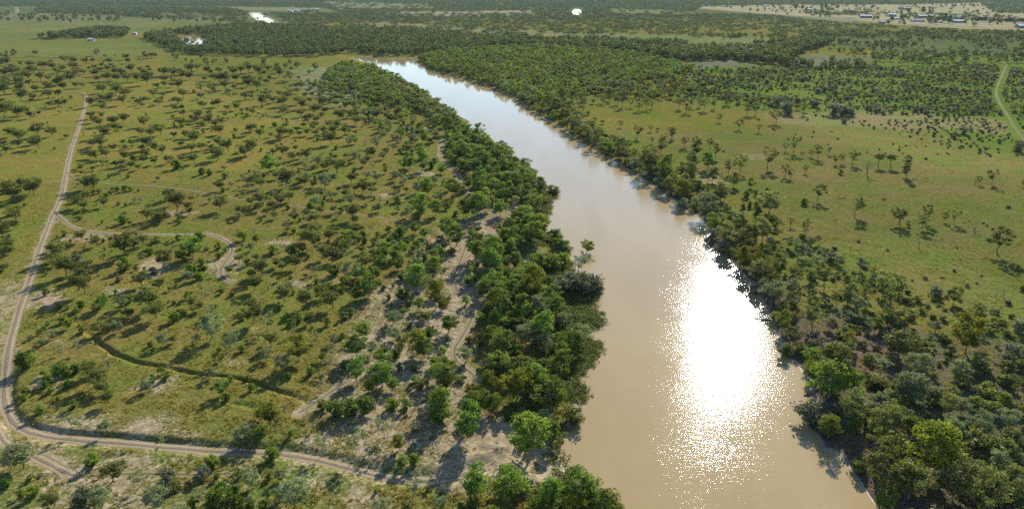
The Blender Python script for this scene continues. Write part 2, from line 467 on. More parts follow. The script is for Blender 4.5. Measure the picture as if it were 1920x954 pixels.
def track_material(name, wheel, mid, edge):
    m, nt, b, out = mat_new(name)
    pos = geo_pos(nt)
    a = N(nt, 'ShaderNodeAttribute', attribute_name='across').outputs['Fac']
    ab = math_(nt, 'ABSOLUTE', a)
    n1 = noise(nt, .6, 5, .6, pos); n2 = noise(nt, 2.2, 4, .6, pos); n3 = noise(nt, .12, 3, .5, pos)
    wob = math_(nt, 'ADD', ab, math_(nt, 'MULTIPLY', math_(nt, 'SUBTRACT', n1, .5), .35))
    wheelm = math_(nt, 'MULTIPLY', ramp(nt, wob, .18, .36), ramp(nt, wob, .88, .62))
    c = mixc(nt, wheelm, mid, wheel)
    c = mixc(nt, ramp(nt, n2, .35, .7, 0, .5), c, mixc(nt, 1.0, c, (.72, .71, .70), 'MULTIPLY'))
    c = mixc(nt, ramp(nt, n3, .4, .65, 0, .35), c, mixc(nt, 1.0, c, (.8, .78, .74), 'MULTIPLY'))
    e = ramp(nt, math_(nt, 'ADD', ab, math_(nt, 'MULTIPLY', math_(nt, 'SUBTRACT', n2, .5), 1.5)), .55, .95)
    c = mixc(nt, e, c, edge)
    nt.links.new(c, b.inputs['Base Color'])
    b.inputs['Roughness'].default_value = .95; b.inputs['Specular IOR Level'].default_value = .03
    bp = N(nt, 'ShaderNodeBump'); bp.inputs['Strength'].default_value = .7; bp.inputs['Distance'].default_value = .15
    nt.links.new(math_(nt, 'ADD', n2, math_(nt, 'MULTIPLY', wheelm, -.6)), bp.inputs['Height'])
    nt.links.new(bp.outputs[0], b.inputs['Normal'])
    return m

def water_material():
    m, nt, b, out = mat_new('muddy_water')
    pos = geo_pos(nt)
    mq = N(nt, 'ShaderNodeMapping'); mq.inputs['Rotation'].default_value = (0, 0, R(-12)); mq.inputs['Scale'].default_value = (2.4, .5, 1)
    nt.links.new(pos, mq.inputs['Vector'])
    n0 = noise(nt, .02, 5, .6, mq.outputs[0], .6)
    c = mixc(nt, ramp(nt, n0, .35, .65), (0.322, 0.240, 0.118), (0.355, 0.268, 0.134))
    nt.links.new(c, b.inputs['Base Color'])
    b.inputs['Roughness'].default_value = .05
    b.inputs['IOR'].default_value = 1.33
    calm = N(nt, 'ShaderNodeAttribute', attribute_name='ruffle').outputs['Fac']
    mp = N(nt, 'ShaderNodeMapping'); mp.inputs['Rotation'].default_value = (0, 0, R(19)); mp.inputs['Scale'].default_value = (.40, 1.35, 1)
    nt.links.new(pos, mp.inputs['Vector'])
    w1 = noise(nt, 3.2, 3, .65, mp.outputs[0]); w2 = noise(nt, .9, 2, .5, mp.outputs[0])
    h = math_(nt, 'ADD', math_(nt, 'MULTIPLY', w1, .55), math_(nt, 'MULTIPLY', w2, .45))
    bp = N(nt, 'ShaderNodeBump'); bp.inputs['Distance'].default_value = .16
    nt.links.new(calm, bp.inputs['Strength'])
    nt.links.new(h, bp.inputs['Height']); nt.links.new(bp.outputs[0], b.inputs['Normal'])
    return m

def leaf_material(name, c1, c2, trans=.42, var=.35):
    m, nt, b, out = mat_new(name)
    oi = nt.nodes.new('ShaderNodeObjectInfo')
    pos = geo_pos(nt)
    n = noise(nt, .55, 2, .5, pos)
    c = mixc(nt, ramp(nt, n, .35, .65), c1, c2)
    rv = math_(nt, 'ADD', math_(nt, 'MULTIPLY', oi.outputs['Random'], var * 2), 1 - var)
    hv = N(nt, 'ShaderNodeHueSaturation')
    nt.links.new(c, hv.inputs['Color']); nt.links.new(rv, hv.inputs['Value'])
    nt.links.new(math_(nt, 'ADD', math_(nt, 'MULTIPLY', math_(nt, 'FRACT', math_(nt, 'MULTIPLY', oi.outputs['Random'], 7.3)), .028), .482), hv.inputs['Hue'])
    nt.links.new(hv.outputs[0], b.inputs['Base Color'])
    b.inputs['Roughness'].default_value = .6
    b.inputs['Specular IOR Level'].default_value = .12
    tr = nt.nodes.new('ShaderNodeBsdfTranslucent')
    nt.links.new(mixc(nt, 1.0, hv.outputs[0], (1.25, 1.2, .55), 'MULTIPLY'), tr.inputs[0])
    mx = nt.nodes.new('ShaderNodeMixShader'); mx.inputs[0].default_value = trans
    nt.links.new(b.outputs[0], mx.inputs[1]); nt.links.new(tr.outputs[0], mx.inputs[2])
    nt.links.new(mx.outputs[0], out.inputs[0])
    return m

def plain_material(name, col, rough=.85, var=.25, scale=1.5, metallic=0, spec=.3):
    m, nt, b, out = mat_new(name)
    tc = nt.nodes.new('ShaderNodeTexCoord').outputs['Object']
    n = noise(nt, scale, 4, .6, tc)
    lo = tuple(v * (1 - var) for v in col); hi = tuple(min(1, v * (1 + var)) for v in col)
    nt.links.new(mixc(nt, ramp(nt, n, .3, .7), lo, hi), b.inputs['Base Color'])
    b.inputs['Roughness'].default_value = rough; b.inputs['Metallic'].default_value = metallic
    b.inputs['Specular IOR Level'].default_value = spec
    return m

M = {
    'ground': ground_material(),
    'road': track_material('dirt_road', (.345, .275, .19), (.235, .19, .12), (.20, .168, .065)),
    'track': track_material('wheel_track', (.30, .25, .18), (.17, .145, .07), (.18, .155, .055)),
    'grasstrack': track_material('grassy_track', (.150, .150, .048), (.125, .150, .036), (.128, .152, .034)),
    'faint': track_material('faint_track', (.25, .215, .13), (.18, .16, .06), (.18, .155, .05)),
    'water': water_material(),
    'bark': plain_material('bark', (.13, .105, .08), .9, .35, 2),
    'palebark': plain_material('pale_bark', (.30, .26, .21), .9, .35, 2),
    'dead': plain_material('dead_wood', (.17, .145, .12), .9, .3, 2),
    'a': leaf_material('leaf_olive', (0.094, 0.116, 0.034), (0.160, 0.188, 0.053)),
    'r': leaf_material('leaf_green', (0.093, 0.155, 0.027), (0.177, 0.269, 0.047)),
    'y': leaf_material('leaf_yellow_green', (0.121, 0.149, 0.014), (0.218, 0.236, 0.025), .4, .2),
    'g': leaf_material('leaf_grey_green', (0.160, 0.202, 0.097), (0.252, 0.302, 0.160), .3, .22),
    's': leaf_material('leaf_bright', (0.093, 0.158, 0.021), (0.180, 0.262, 0.039), .38, .3),
    'b': leaf_material('leaf_bush', (0.134, 0.160, 0.044), (0.227, 0.252, 0.076), .32, .3),
    'k': leaf_material('leaf_dusky', (0.131, 0.144, 0.087), (0.214, 0.227, 0.144), .25, .2),
    'l': leaf_material('leaf_saltbush', (0.065, 0.090, 0.042), (0.116, 0.149, 0.068), .2, .3),
    'w': leaf_material('leaf_far_wood', (0.074, 0.101, 0.031), (0.134, 0.168, 0.056), .3, .3),
    'h': leaf_material('leaf_herb', (.085, .120, .022), (.15, .19, .04), .3, .3),
    'q': leaf_material('grass_blade', (.20, .185, .042), (.33, .285, .085), .4, .3),
    'roof_white': plain_material('roof_white', (.60, .60, .58), .85, .08, .3, 0, .05),
    'roof_grey': plain_material('roof_grey', (.34, .36, .38), .85, .12, .3, 0, .05),
    'wall_dark': plain_material('wall_shed', (.20, .22, .25), .7, .15, .4),
    'wall_pale': plain_material('wall_pale', (.55, .54, .50), .8, .1, .4),
    'shore': plain_material('wet_shore_painted_glint', (.37, .335, .28), .7, .2, 1.2, 0, .5),  # wet shore sand, the sun's reflection on it painted in as pale colour
    'opening': plain_material('opening_dark', (.03, .03, .035), .6, .2, 1),
}

def tag(o, label=None, cat=None, group=None, kind=None):
    if label: o['label'] = label
    if cat: o['category'] = cat
    if group: o['group'] = group
    if kind: o['kind'] = kind
    return o

# ------------------------------------------------------------------ ground sheet
ny, nx = GX.shape
idx = np.arange(nx * ny).reshape(ny, nx)
quads = np.stack([idx[:-1, :-1], idx[:-1, 1:], idx[1:, 1:], idx[1:, :-1]], -1).reshape(-1, 4)
g = mesh_obj('ground', np.stack([GX, GY, GZ], -1).reshape(-1, 3), quads, M['ground'])
attr(g, 'tint', np.concatenate([tint * np.array([.97, .91, 1.12]), np.ones(tint.shape[:2] + (1,))], -1), 'FLOAT_COLOR')
attr(g, 'sand', sand); attr(g, 'mud', mud)
tag(g, kind='structure')

# ------------------------------------------------------------------ water
def water_sheet(name, P, cell):
    x0, y0 = P.min(0) - 8; x1, y1 = P.max(0) + 8
    xs = np.arange(x0, x1, cell); ys = np.arange(y0, y1, cell)
    X, Y = np.meshgrid(xs, ys)
    d = seg_dist(X, Y, P, True); d = np.where(inside(X, Y, P), -d, d)
    keep = d < max(5, cell * .8)
    k = keep[:-1, :-1] | keep[:-1, 1:] | keep[1:, 1:] | keep[1:, :-1]
    ii = np.arange(X.size).reshape(X.shape)
    q = np.stack([ii[:-1, :-1], ii[:-1, 1:], ii[1:, 1:], ii[1:, :-1]], -1)[k]
    used = np.unique(q); rm = np.full(X.size, -1); rm[used] = np.arange(len(used))
    v = np.stack([X.ravel(), Y.ravel(), np.zeros(X.size)], -1)[used]
    o = mesh_obj(name, v, rm[q], M['water'])
    yy = v[:, 1]
    attr(o, 'ruffle', .08 + .185 * sstep(640, 380, yy) + .09 * vnoise(v[:, 0], yy, 26, 51) + .08 * vnoise(v[:, 0], yy, 9, 52))
    tag(o, kind='structure')
    return o
for nm, P in WATERS:
    water_sheet(nm, P, 3.0 if nm == 'river' else 8.0)

# ------------------------------------------------------------------ roads and tracks
def strip(name, line, width, mat, lift=.05, jit=.25):
    seg = np.r_[0, np.cumsum(np.hypot(*np.diff(line, axis=0).T))]
    n = int(seg[-1] / .9) + 2
    tt = np.linspace(0, seg[-1], n)
    p = np.stack([np.interp(tt, seg, line[:, 0]), np.interp(tt, seg, line[:, 1])], 1)
    tg = np.gradient(p, axis=0); tg /= np.linalg.norm(tg, axis=1)[:, None] + 1e-9
    nr = np.stack([-tg[:, 1], tg[:, 0]], 1)
    k = 9
    a = np.linspace(-1, 1, k)
    wv = width / 2 * (1 + jit * vnoise(tt, tt * 0, 6, 61) + jit * vnoise(tt, tt * 0, 1.7, 62))
    wv[:3] *= np.array([.2, .6, .9]); wv[-3:] *= np.array([.9, .6, .2])
    X = p[:, 0:1] + nr[:, 0:1] * wv[:, None] * a; Y = p[:, 1:2] + nr[:, 1:2] * wv[:, None] * a
    Z = sample(GZ, X, Y) + lift + np.clip((Y - 250) / 1500, 0, .4) - .10 * np.abs(a) ** 6
    rut = np.exp(-((np.abs(a) - .5) / .14) ** 2) * .03
    Z = Z - rut
    ii = np.arange(X.size).reshape(X.shape)
    q = np.stack([ii[:-1, :-1], ii[:-1, 1:], ii[1:, 1:], ii[1:, :-1]], -1).reshape(-1, 4)[:, ::-1]
    o = mesh_obj(name, np.stack([X, Y, Z], -1).reshape(-1, 3), q, M[mat])
    attr(o, 'across', np.broadcast_to(a, X.shape))
    return tag(o, kind='structure')
strip('dirt_road', ROAD_MAIN, 3.5, 'road')
strip('dirt_track', TR_D, 3.0, 'road', .07)
strip('dirt_track', TR_A, 1.9, 'faint', .07)
strip('dirt_track', TR_B, 3.0, 'track', .08)
strip('dirt_track', TR_C, 3.0, 'track', .06)
strip('dirt_track', TR_E, 2.4, 'faint', .05)
strip('dirt_track', TR_F, 2.8, 'track', .06)
strip('grassy_track', TR_G, 2.6, 'grasstrack', .08)
strip('dirt_track', TR_H, 2.6, 'faint', .08)
strip('far_road', FAR_R, 6, 'faint', .2)
strip('far_road', FAR_R2, 9, 'faint', .2)
strip('far_road', FAR_R3, 16, 'faint', .2)
strip('far_road', FAR_R4, 14, 'faint', .2)

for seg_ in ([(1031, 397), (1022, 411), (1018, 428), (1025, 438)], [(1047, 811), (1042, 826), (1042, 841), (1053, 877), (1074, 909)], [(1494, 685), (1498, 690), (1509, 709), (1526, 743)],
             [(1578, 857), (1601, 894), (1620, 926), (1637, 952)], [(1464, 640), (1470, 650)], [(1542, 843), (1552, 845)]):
    ln = smooth_line(poly_w(seg_, 0.0))  # narrow wet-sand strip whose pale colour stands in for the sunlit waterline
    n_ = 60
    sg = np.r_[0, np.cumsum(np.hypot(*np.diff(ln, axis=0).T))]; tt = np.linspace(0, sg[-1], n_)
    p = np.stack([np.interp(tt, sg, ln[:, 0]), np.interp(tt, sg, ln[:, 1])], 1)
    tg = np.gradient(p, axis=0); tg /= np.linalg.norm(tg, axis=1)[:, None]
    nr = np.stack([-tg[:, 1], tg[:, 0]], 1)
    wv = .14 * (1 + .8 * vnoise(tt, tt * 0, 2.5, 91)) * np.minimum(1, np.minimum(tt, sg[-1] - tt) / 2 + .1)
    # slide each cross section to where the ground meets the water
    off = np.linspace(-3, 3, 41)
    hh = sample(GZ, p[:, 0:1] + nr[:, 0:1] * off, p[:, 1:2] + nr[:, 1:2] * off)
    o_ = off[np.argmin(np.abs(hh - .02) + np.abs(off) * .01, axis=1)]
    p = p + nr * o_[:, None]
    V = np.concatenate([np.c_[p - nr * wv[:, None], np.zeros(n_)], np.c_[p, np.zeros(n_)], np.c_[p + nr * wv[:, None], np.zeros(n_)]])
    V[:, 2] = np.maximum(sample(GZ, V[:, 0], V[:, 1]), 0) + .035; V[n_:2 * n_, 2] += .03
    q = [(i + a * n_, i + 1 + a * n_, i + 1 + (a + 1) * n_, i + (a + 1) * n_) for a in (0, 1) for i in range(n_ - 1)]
    tag(mesh_obj('shore_glint_edge', V, np.array(q), M['shore']), kind='structure')

# ------------------------------------------------------------------ plants: prototypes
class MB:
    def __init__(s): s.v = []; s.f = []; s.n = 0; s.mi = []
    def add(s, v, f, mi=0):
        v = np.asarray(v, float); f = np.asarray(f, int)
        s.v.append(v); s.f.append(f + s.n); s.n += len(v); s.mi.append(np.full(len(f), mi))
    def tube(s, pts, rad, n=5, mi=0):
        pts = np.asarray(pts, float)
        k = len(pts)
        ang = np.linspace(0, 2 * math.pi, n, endpoint=False)
        vv = []
        for i in range(k):
            t = pts[min(i + 1, k - 1)] - pts[max(i - 1, 0)]
            t = t / (np.linalg.norm(t) + 1e-9)
            u = np.cross(t, (0.3, 1, 0.2)); u /= np.linalg.norm(u) + 1e-9
            w = np.cross(t, u)
            vv.append(pts[i] + rad[i] * (np.cos(ang)[:, None] * u + np.sin(ang)[:, None] * w))
        ff = []
        for i in range(k - 1):
            for j in range(n):
                a, b = i * n + j, i * n + (j + 1) % n
                ff.append((a, b, b + n, a + n))
        s.add(np.concatenate(vv), ff, mi)
    def leaves(s, c, r, count, size, rs, squash=.75, up=.25, mi=0, along=None):
        d = rs.normal(size=(count, 3)); d /= np.linalg.norm(d, axis=1)[:, None]
        d[:, 2] = d[:, 2] * .85 + .15
        rad = r * (rs.random(count) ** .45)
        p = np.asarray(c) + d * rad[:, None] * np.array([1, 1, squash])
        nrm = d * .55 + rs.normal(size=(count, 3)) * .6 + np.array([0, 0, up])
        nrm /= np.linalg.norm(nrm, axis=1)[:, None]
        u = np.cross(nrm, rs.normal(size=(count, 3))); u /= np.linalg.norm(u, axis=1)[:, None] + 1e-9
        w = np.cross(nrm, u)
        sz = size * (.6 + .8 * rs.random(count))[:, None]
        q = np.stack([p - u * sz * .75, p - w * sz * .42 + nrm * sz * .1, p + u * sz * .75, p + w * sz * .42 + nrm * sz * .1], 1).reshape(-1, 3)
        s.add(q, np.arange(count * 4).reshape(-1, 4), mi)
    def mesh(s, name, mats, smooth=False):
        o = mesh_obj(name, np.concatenate(s.v), np.concatenate(s.f), mats, link=False, smooth=smooth)
        if len(mats) > 1:
            o.data.polygons.foreach_set('material_index', np.concatenate(s.mi).astype(np.int32))
        me = o.data
        bpy.data.objects.remove(o)
        return me

def branchy(tb, rs, base, H, hf, targets, r0, lean=(0, 0), mi=0):
    """trunk up to the fork, limbs from the fork to the crown's puffs"""
    fork = np.array([lean[0], lean[1], hf])
    mid = fork * .5 + np.array([rs.normal() * .08, rs.normal() * .08, 0]) * hf
    tb.tube([(0, 0, -.25), (0, 0, .05), mid, fork], [r0 * 1.35, r0 * 1.1, r0 * .85, r0 * .75], 6, mi)
    for t in targets:
        t = np.asarray(t, float)
        m = fork * .45 + t * .55 + rs.normal(size=3) * .12 * np.linalg.norm(t - fork)
        m[2] = max(m[2], hf * .9)
        tb.tube([fork - (0, 0, .05), m, t], [r0 * .5, r0 * .32, r0 * .10], 4, mi)

def crown_points(rs, n, Wd, zb, zt, shape, fill=.5):
    pts = []
    while len(pts) < n:
        a = rs.random() * 2 * math.pi; rr = rs.random() ** .5; t = rs.random()
        if shape == 'dome':         # domed top, flaring from a narrow base
            lim = .45 + .55 * min(1, t * 1.8) if t < .55 else math.sqrt(max(0, 1 - ((t - .45) / .62) ** 2))
        elif shape == 'umbrella':
            lim = .55 + .45 * t if t < .6 else math.sqrt(max(0, 1 - ((t - .5) / .6) ** 2))
        elif shape == 'tall':
            lim = .6 + .4 * math.sin(math.pi * min(1, t * 1.1))
        else:                       # round
            lim = math.sqrt(max(0.05, 1 - (2 * t - 1) ** 2))
        if rr * 1.0 < fill * lim * rs.random():
            continue
        pts.append((rr * lim * Wd / 2 * math.cos(a), rr * lim * Wd / 2 * math.sin(a), zb + (zt - zb) * t))
    return np.array(pts)

def make_tree(seed, Wd=8, H=5.5, zb=.34, hf=.22, shape='dome', puffs=30, pr=.15, per=58, leaf=.33, r0=.17, sparse=0, lop=0., one=None):
    rs = np.random.default_rng(seed)
    pr_m = Wd * pr
    P = crown_points(rs, puffs, Wd - pr_m * 1.2, H * zb + pr_m * .5, H - pr_m * .6, shape)
    # uneven outline: shrink one side, push some puffs out
    a0 = rs.random() * 6.28
    dirv = np.array([math.cos(a0), math.sin(a0)])
    P[:, :2] *= (1 + .28 * np.clip((P[:, :2] @ dirv) / (Wd / 2), -1, 1))[:, None]
    P[:, 0] += lop * P[:, 2] / H
    P[:, 2] += rs.normal(size=len(P)) * .04 * H
    tb, cb = MB(), MB()
    mi = 0
    limbs = P[rs.permutation(len(P))[:max(5, len(P) // 3)]]
    branchy(tb if one is None else cb, rs, 0, H, H * hf, limbs * np.array([.9, .9, .95]), r0, (lop * hf * .6, rs.normal() * .2), 0)
    for p in P:
        cb.leaves(p, pr_m * (.7 + .6 * rs.random()), int(per * (.6 + .8 * rs.random())), leaf, rs, mi=0 if one is None else 1)
    if one is not None:
        return cb.mesh('tree', [M[one[0]], M[one[1]]])
    return tb.mesh('trunk', [M['bark']], True), cb.mesh('crown', [M['a']])

def make_bush(seed, Wd=3, H=2.0, puffs=12, per=55, leaf=.24, mat='s', shape='round'):
    rs = np.random.default_rng(seed)
    b = MB()
    pr = Wd * .2
    P = crown_points(rs, puffs, Wd - pr * 1.2, pr * .4, H - pr * .6, shape, .3)
    for p in P[:5]:
        b.tube([(0, 0, -.15), p * .5 + rs.normal(size=3) * .08, p], [.05, .035, .015], 3, 0)
    for p in P:
        b.leaves(p, pr * (.7 + .6 * rs.random()), int(per * (.6 + .8 * rs.random())), leaf, rs, mi=1)
    return b.mesh('shrub', [M['bark'], M[mat]])

def make_dead(seed, H=5.5, spread=.5, mat='dead'):
    rs = np.random.default_rng(seed)
    b = MB()
    def grow(p, d, L, r, lvl):
        q = p + d * L * .5 + rs.normal(size=3) * .08 * L
        e = p + d * L + rs.normal(size=3) * .1 * L
        b.tube([p, q, e], [r, r * .8, r * .55], 5 if lvl < 2 else 3)
        if lvl < 3:
            for _ in range(3 if lvl else 4):
                nd = d + rs.normal(size=3) * spread + np.array([0, 0, .15]); nd /= np.linalg.norm(nd)
                grow(e if rs.random() < .7 else q, nd, L * (.55 + .3 * rs.random()), r * .5, lvl + 1)
    grow(np.array([0, 0, -.2]), np.array([rs.normal() * .12, rs.normal() * .12, 1.0]), H * .36, .17, 0)
    return b.mesh('dead_tree', [M[mat]], True)

PROTO = {}                                       # kind -> list of (trunk, crown) or (mesh,)
PROTO['a'] = [make_tree(100 + i, 8, 5.2 + .8 * (i % 3), .36, .24, 'umbrella' if i % 2 else 'dome', 26 + 3 * (i % 3), .135, 50, .33, .16, lop=(i % 3 - 1) * .9) for i in range(8)]
PROTO['r'] = [make_tree(200 + i, 8, 7.6 + .9 * (i % 3), .18, .22, 'round' if i % 2 else 'dome', 44, .135, 62, .33, .19, lop=(i % 3 - 1) * .7) for i in range(8)]
PROTO['g'] = [make_tree(300 + i, 8, 6.8 + .6 * (i % 2), .22, .22, 'round', 34, .13, 52, .32, .15, lop=(i % 2 - .5)) for i in range(4)]
PROTO['t'] = [make_tree(400 + i, 8, 9.0 + i % 2, .34, .34, 'round', 22, .115, 36, .32, .13, lop=(i % 3 - 1) * 1.5) for i in range(4)]
PROTO['p'] = [make_tree(500 + i, 8, 8.8 + .8 * (i % 2), .30, .30, 'dome' if i % 2 else 'round', 24, .115, 46, .34, .17, lop=(i % 3 - 1) * .8) for i in range(6)]
PROTO['c'] = [make_tree(550, 8, 17.5, .12, .12, 'tall', 46, .15, 60, .40, .26, lop=1.2)]
PROTO['u'] = [make_tree(560 + i, 8, 7.4, .58, .46, 'umbrella', 26, .12, 55, .34, .20, lop=(i - .5) * 1.2) for i in range(2)]
PROTO['s'] = [make_bush(600 + i, 3, 2.5 + .3 * (i % 2), 14, 60, .23, 's') for i in range(5)]
PROTO['b'] = [make_bush(650 + i, 3, 1.9 + .2 * (i % 2), 14, 60, .22, 'b') for i in range(5)]
PROTO['k'] = [make_bush(680 + i, 3, 2.2, 14, 60, .21, 'k') for i in range(3)]
PROTO['l'] = [make_bush(700 + i, 3, 1.3, 9, 32, .26, 'l', 'dome') for i in range(4)]
PROTO['d'] = [make_dead(800 + i, 5.5, .55) for i in range(4)]
KW = {'a': 8, 'r': 8, 'g': 8, 't': 8, 'p': 8, 'c': 8, 'u': 8, 's': 3, 'b': 3, 'k': 3, 'l': 3, 'd': 5.0, 'y': 8}
PROTO['y'] = PROTO['r']
def crown_width(me):
    co = np.empty(len(me.vertices) * 3, np.float32); me.vertices.foreach_get('co', co); co = co.reshape(-1, 3)
    return float(np.mean([np.ptp(np.percentile(co[:, i], [2, 98])) for i in (0, 1)])) * 1.13

# ------------------------------------------------------------------ plants: positions read off the photograph (tile origin and scale, then x,y,width in the tile)
PL = []                                          # (px, py, width_px, kind)
def T(ox, oy, sc, default, txt):
    for e in txt.split():
        k = default
        if e[-1].isalpha():
            k, e = e[-1], e[:-1]
        x, y, w = map(float, e.split(','))
        PL.append((ox + x / sc, oy + y / sc, w / sc, k))
S6 = 5.9625
T(0, 100, S6, 'a', '''545,505,110 655,490,95 375,520,70 240,530,180 800,515,40s 570,600,70 660,605,110 720,590,80 105,640,110 20,560,60 60,700,140 200,730,170 345,730,90
290,690,110 150,930,120 420,930,140 590,930,130 1035,600,105 1150,645,90 1130,520,70 1160,440,130 1225,385,90 1320,395,70 1250,520,90 1240,555,110 1385,580,110
1300,480,150 1410,500,130 1070,775,110 1030,730,90 1155,725,75 1120,820,100 1385,770,105 1610,820,120 1260,810,110 1295,880,120 1370,860,60 1165,945,150 1580,920,90
1800,910,160 1680,945,130 1550,580,80 1610,545,70 1770,580,75 1490,530,50 1725,495,100 1830,490,60 1640,355,130 1840,380,80 1760,400,80 570,120,50 245,140,60
350,160,100 70,140,140 150,190,80 20,140,50 730,115,100 840,120,100 960,130,90 1230,120,70 1040,110,60 975,70,35 1180,50,40 1030,75,25 1420,75,80 1440,115,65
1555,75,30 1290,30,25 1475,220,100 1570,215,70 1340,230,80 1250,170,70 1660,180,50 1090,260,100 1090,315,70 1210,310,120 1310,310,90 1430,320,110 1540,320,110
1700,290,80 1830,260,170 1840,330,90 880,265,130 940,240,60 760,255,50 650,240,90 700,215,90 830,190,110 480,180,120 540,170,80 600,180,70 380,230,120 320,230,80
220,300,90 330,310,120 460,310,110 550,310,70 790,330,130 700,360,150 560,410,110 410,440,100 330,370,90 230,380,120 220,440,120 60,400,120 60,470,140 70,350,90
180,340,90 720,410,90 850,390,80 930,390,70 640,370,90 50,260,90 130,250,120 190,230,80 90,220,80 1150,160,60 1200,200,70 1270,190,60 1060,180,60 1130,215,70
1000,190,50 1380,260,90 1290,250,110 1620,250,80 1680,210,50 1880,250,110 1700,55,70 1640,65,70 1750,50,50''')
T(320, 100, S6, 'a', '''340,430,85g 95,410,130 20,380,60 455,410,70g 605,410,120 710,410,70 860,380,110 970,410,110 830,520,90 905,510,60 340,515,80 150,500,120 80,575,110
120,560,70 290,565,60t 365,620,100 535,600,100 480,600,70 65,650,80 125,640,70 635,640,70 730,640,95 800,665,50 865,665,70 915,690,90 1020,580,110 1060,520,60 1100,530,70
1145,555,70 1215,480,70 1250,590,130 1310,520,130 1265,690,110 1275,640,80 1505,500,70 1580,490,70 1470,620,120 1430,570,100 1600,390,80 1460,400,90 1720,380,60
1860,400,80 1710,460,100 1820,520,80 1690,590,160 1600,680,150 1730,680,90 1460,710,100 1560,740,80 1630,770,70 1530,780,60 1880,740,120 140,710,90 230,740,60
330,740,110 430,700,75 440,740,70 130,810,110 280,780,90 420,790,110 570,800,90 500,830,100 360,830,80 560,910,120 370,890,60s 730,870,45s 920,870,90 890,910,110
990,950,100 1030,850,50 1170,820,60s 1310,800,45s 1280,840,70 1115,940,60 1410,880,70 1240,945,150 1340,920,80 1540,920,90 1640,820,60 1700,900,110 1770,830,70
1870,870,110 45,945,75 160,945,110 270,945,90 710,945,45s 40,190,40 100,240,70 240,230,120 300,200,90 420,230,90 450,240,60 550,230,80 700,260,110 780,230,110
870,220,110 960,210,80 1000,250,110 1080,210,110 1050,245,60 40,260,90 130,290,100 220,300,90 380,310,60 500,310,120 560,330,120 620,340,120 740,320,90 850,330,110
920,330,70 1000,340,90 1080,350,70 1220,270,100 1200,220,80 1340,310,120g 1280,300,60g 1110,300,60 30,330,60 1400,400,80 1800,440,80 1560,560,80 1850,600,90 1780,560,90
1420,450,70 1340,470,70 1490,830,60 1590,850,70 1820,930,110 1440,930,70 1620,930,90''')
T(640, 100, S6, 'a', '''430,590,110 140,630,120 60,620,100 400,740,110 555,770,110 670,760,90 230,850,45 960,860,80p 1000,450,100r 1195,600,60r 100,720,90 170,720,80 160,800,130
490,660,60 570,610,80 640,700,110 700,790,40s 730,880,60s 800,890,70s 380,850,45t 520,880,50t 630,870,50t 20,740,90 40,920,120 160,910,60 690,940,90r 870,940,110r 1040,940,90r
30,840,70 90,900,60 290,540,90 200,530,80 30,480,70 120,500,90 500,560,40''')
T(0, 260, S6, 'a', '''70,165,110 200,100,110 440,110,150 420,60,120 210,30,130 610,120,30s 405,155,25s 1040,100,110 1130,110,130 1020,220,120 1190,220,130 1070,230,70 1270,140,90
1400,120,60 1150,290,60 1200,280,40 905,330,65 1045,360,55 1480,80,80 1590,140,80 1740,150,110 1640,210,110 1650,120,120 1820,180,110 1890,275,100 1730,290,90
1400,240,100 1490,270,110 1610,270,90 1370,310,90 1470,330,90 1550,350,80 1300,320,80 1380,370,100 945,565,200 1045,575,200 180,700,220 390,630,200 80,600,140
270,560,130 340,620,160 150,850,110 220,830,100 280,760,40s 190,930,160 1220,440,40s 1435,440,45s 1770,470,50 1470,580,60s 1400,590,70s 1320,580,60s 1265,585,45s
1550,590,30s 1230,625,50s 1185,660,60s 1135,680,50s 1110,610,50s 1050,625,60s 910,700,110 870,770,160 950,790,110 1165,760,110 1325,745,40s 1415,755,40s 1510,710,70g
1580,710,50g 1780,670,60t 1660,790,70 1890,680,140 1400,870,70g 1380,945,110s 1650,910,130 1800,920,160 1750,945,100 1150,950,40s 970,660,90 40,90,80''')
T(320, 260, S6, 'a', '''530,235,170 650,150,140 540,90,110 430,65,50 270,60,150 350,130,110 240,150,110 265,275,120 125,260,80 65,340,100s 20,250,40 120,90,70 915,170,150 840,210,150
800,150,90 1250,190,130 1370,240,120 1150,190,90 1400,140,80 1520,245,130 1450,220,80 1110,375,190r 1195,340,90 1100,230,90g 1800,200,45s 1845,120,60s 1800,60,150 1210,30,90
1240,85,40s 1780,330,140 1860,380,170 1720,360,100 350,400,80s 440,410,70s 150,410,50t 560,580,110 605,450,70s 590,600,60s 785,620,50s 1010,550,130 960,490,110
1180,450,90 1300,540,180 1430,500,80 1500,520,110 1600,540,90 1720,540,160g 1880,600,80 1330,700,130 1240,740,110 1310,790,50s 1210,700,90 1000,740,130 910,740,120
980,810,110 1060,700,90 800,850,140 770,900,90g 1160,890,110 1070,890,60t 1390,920,100 1380,830,60s 555,800,180 80,820,190 30,740,120 200,800,110 230,700,70 220,850,90
100,910,80s 100,950,50s 550,870,60g 1680,840,110 1570,780,90s 1720,670,40s 1840,830,100 1880,880,80 1530,860,80 1620,930,120 1560,940,80g 1010,920,40s 1450,920,50s
1600,250,60t 1530,370,70t 1350,400,60t 120,500,50t 270,600,50t''')
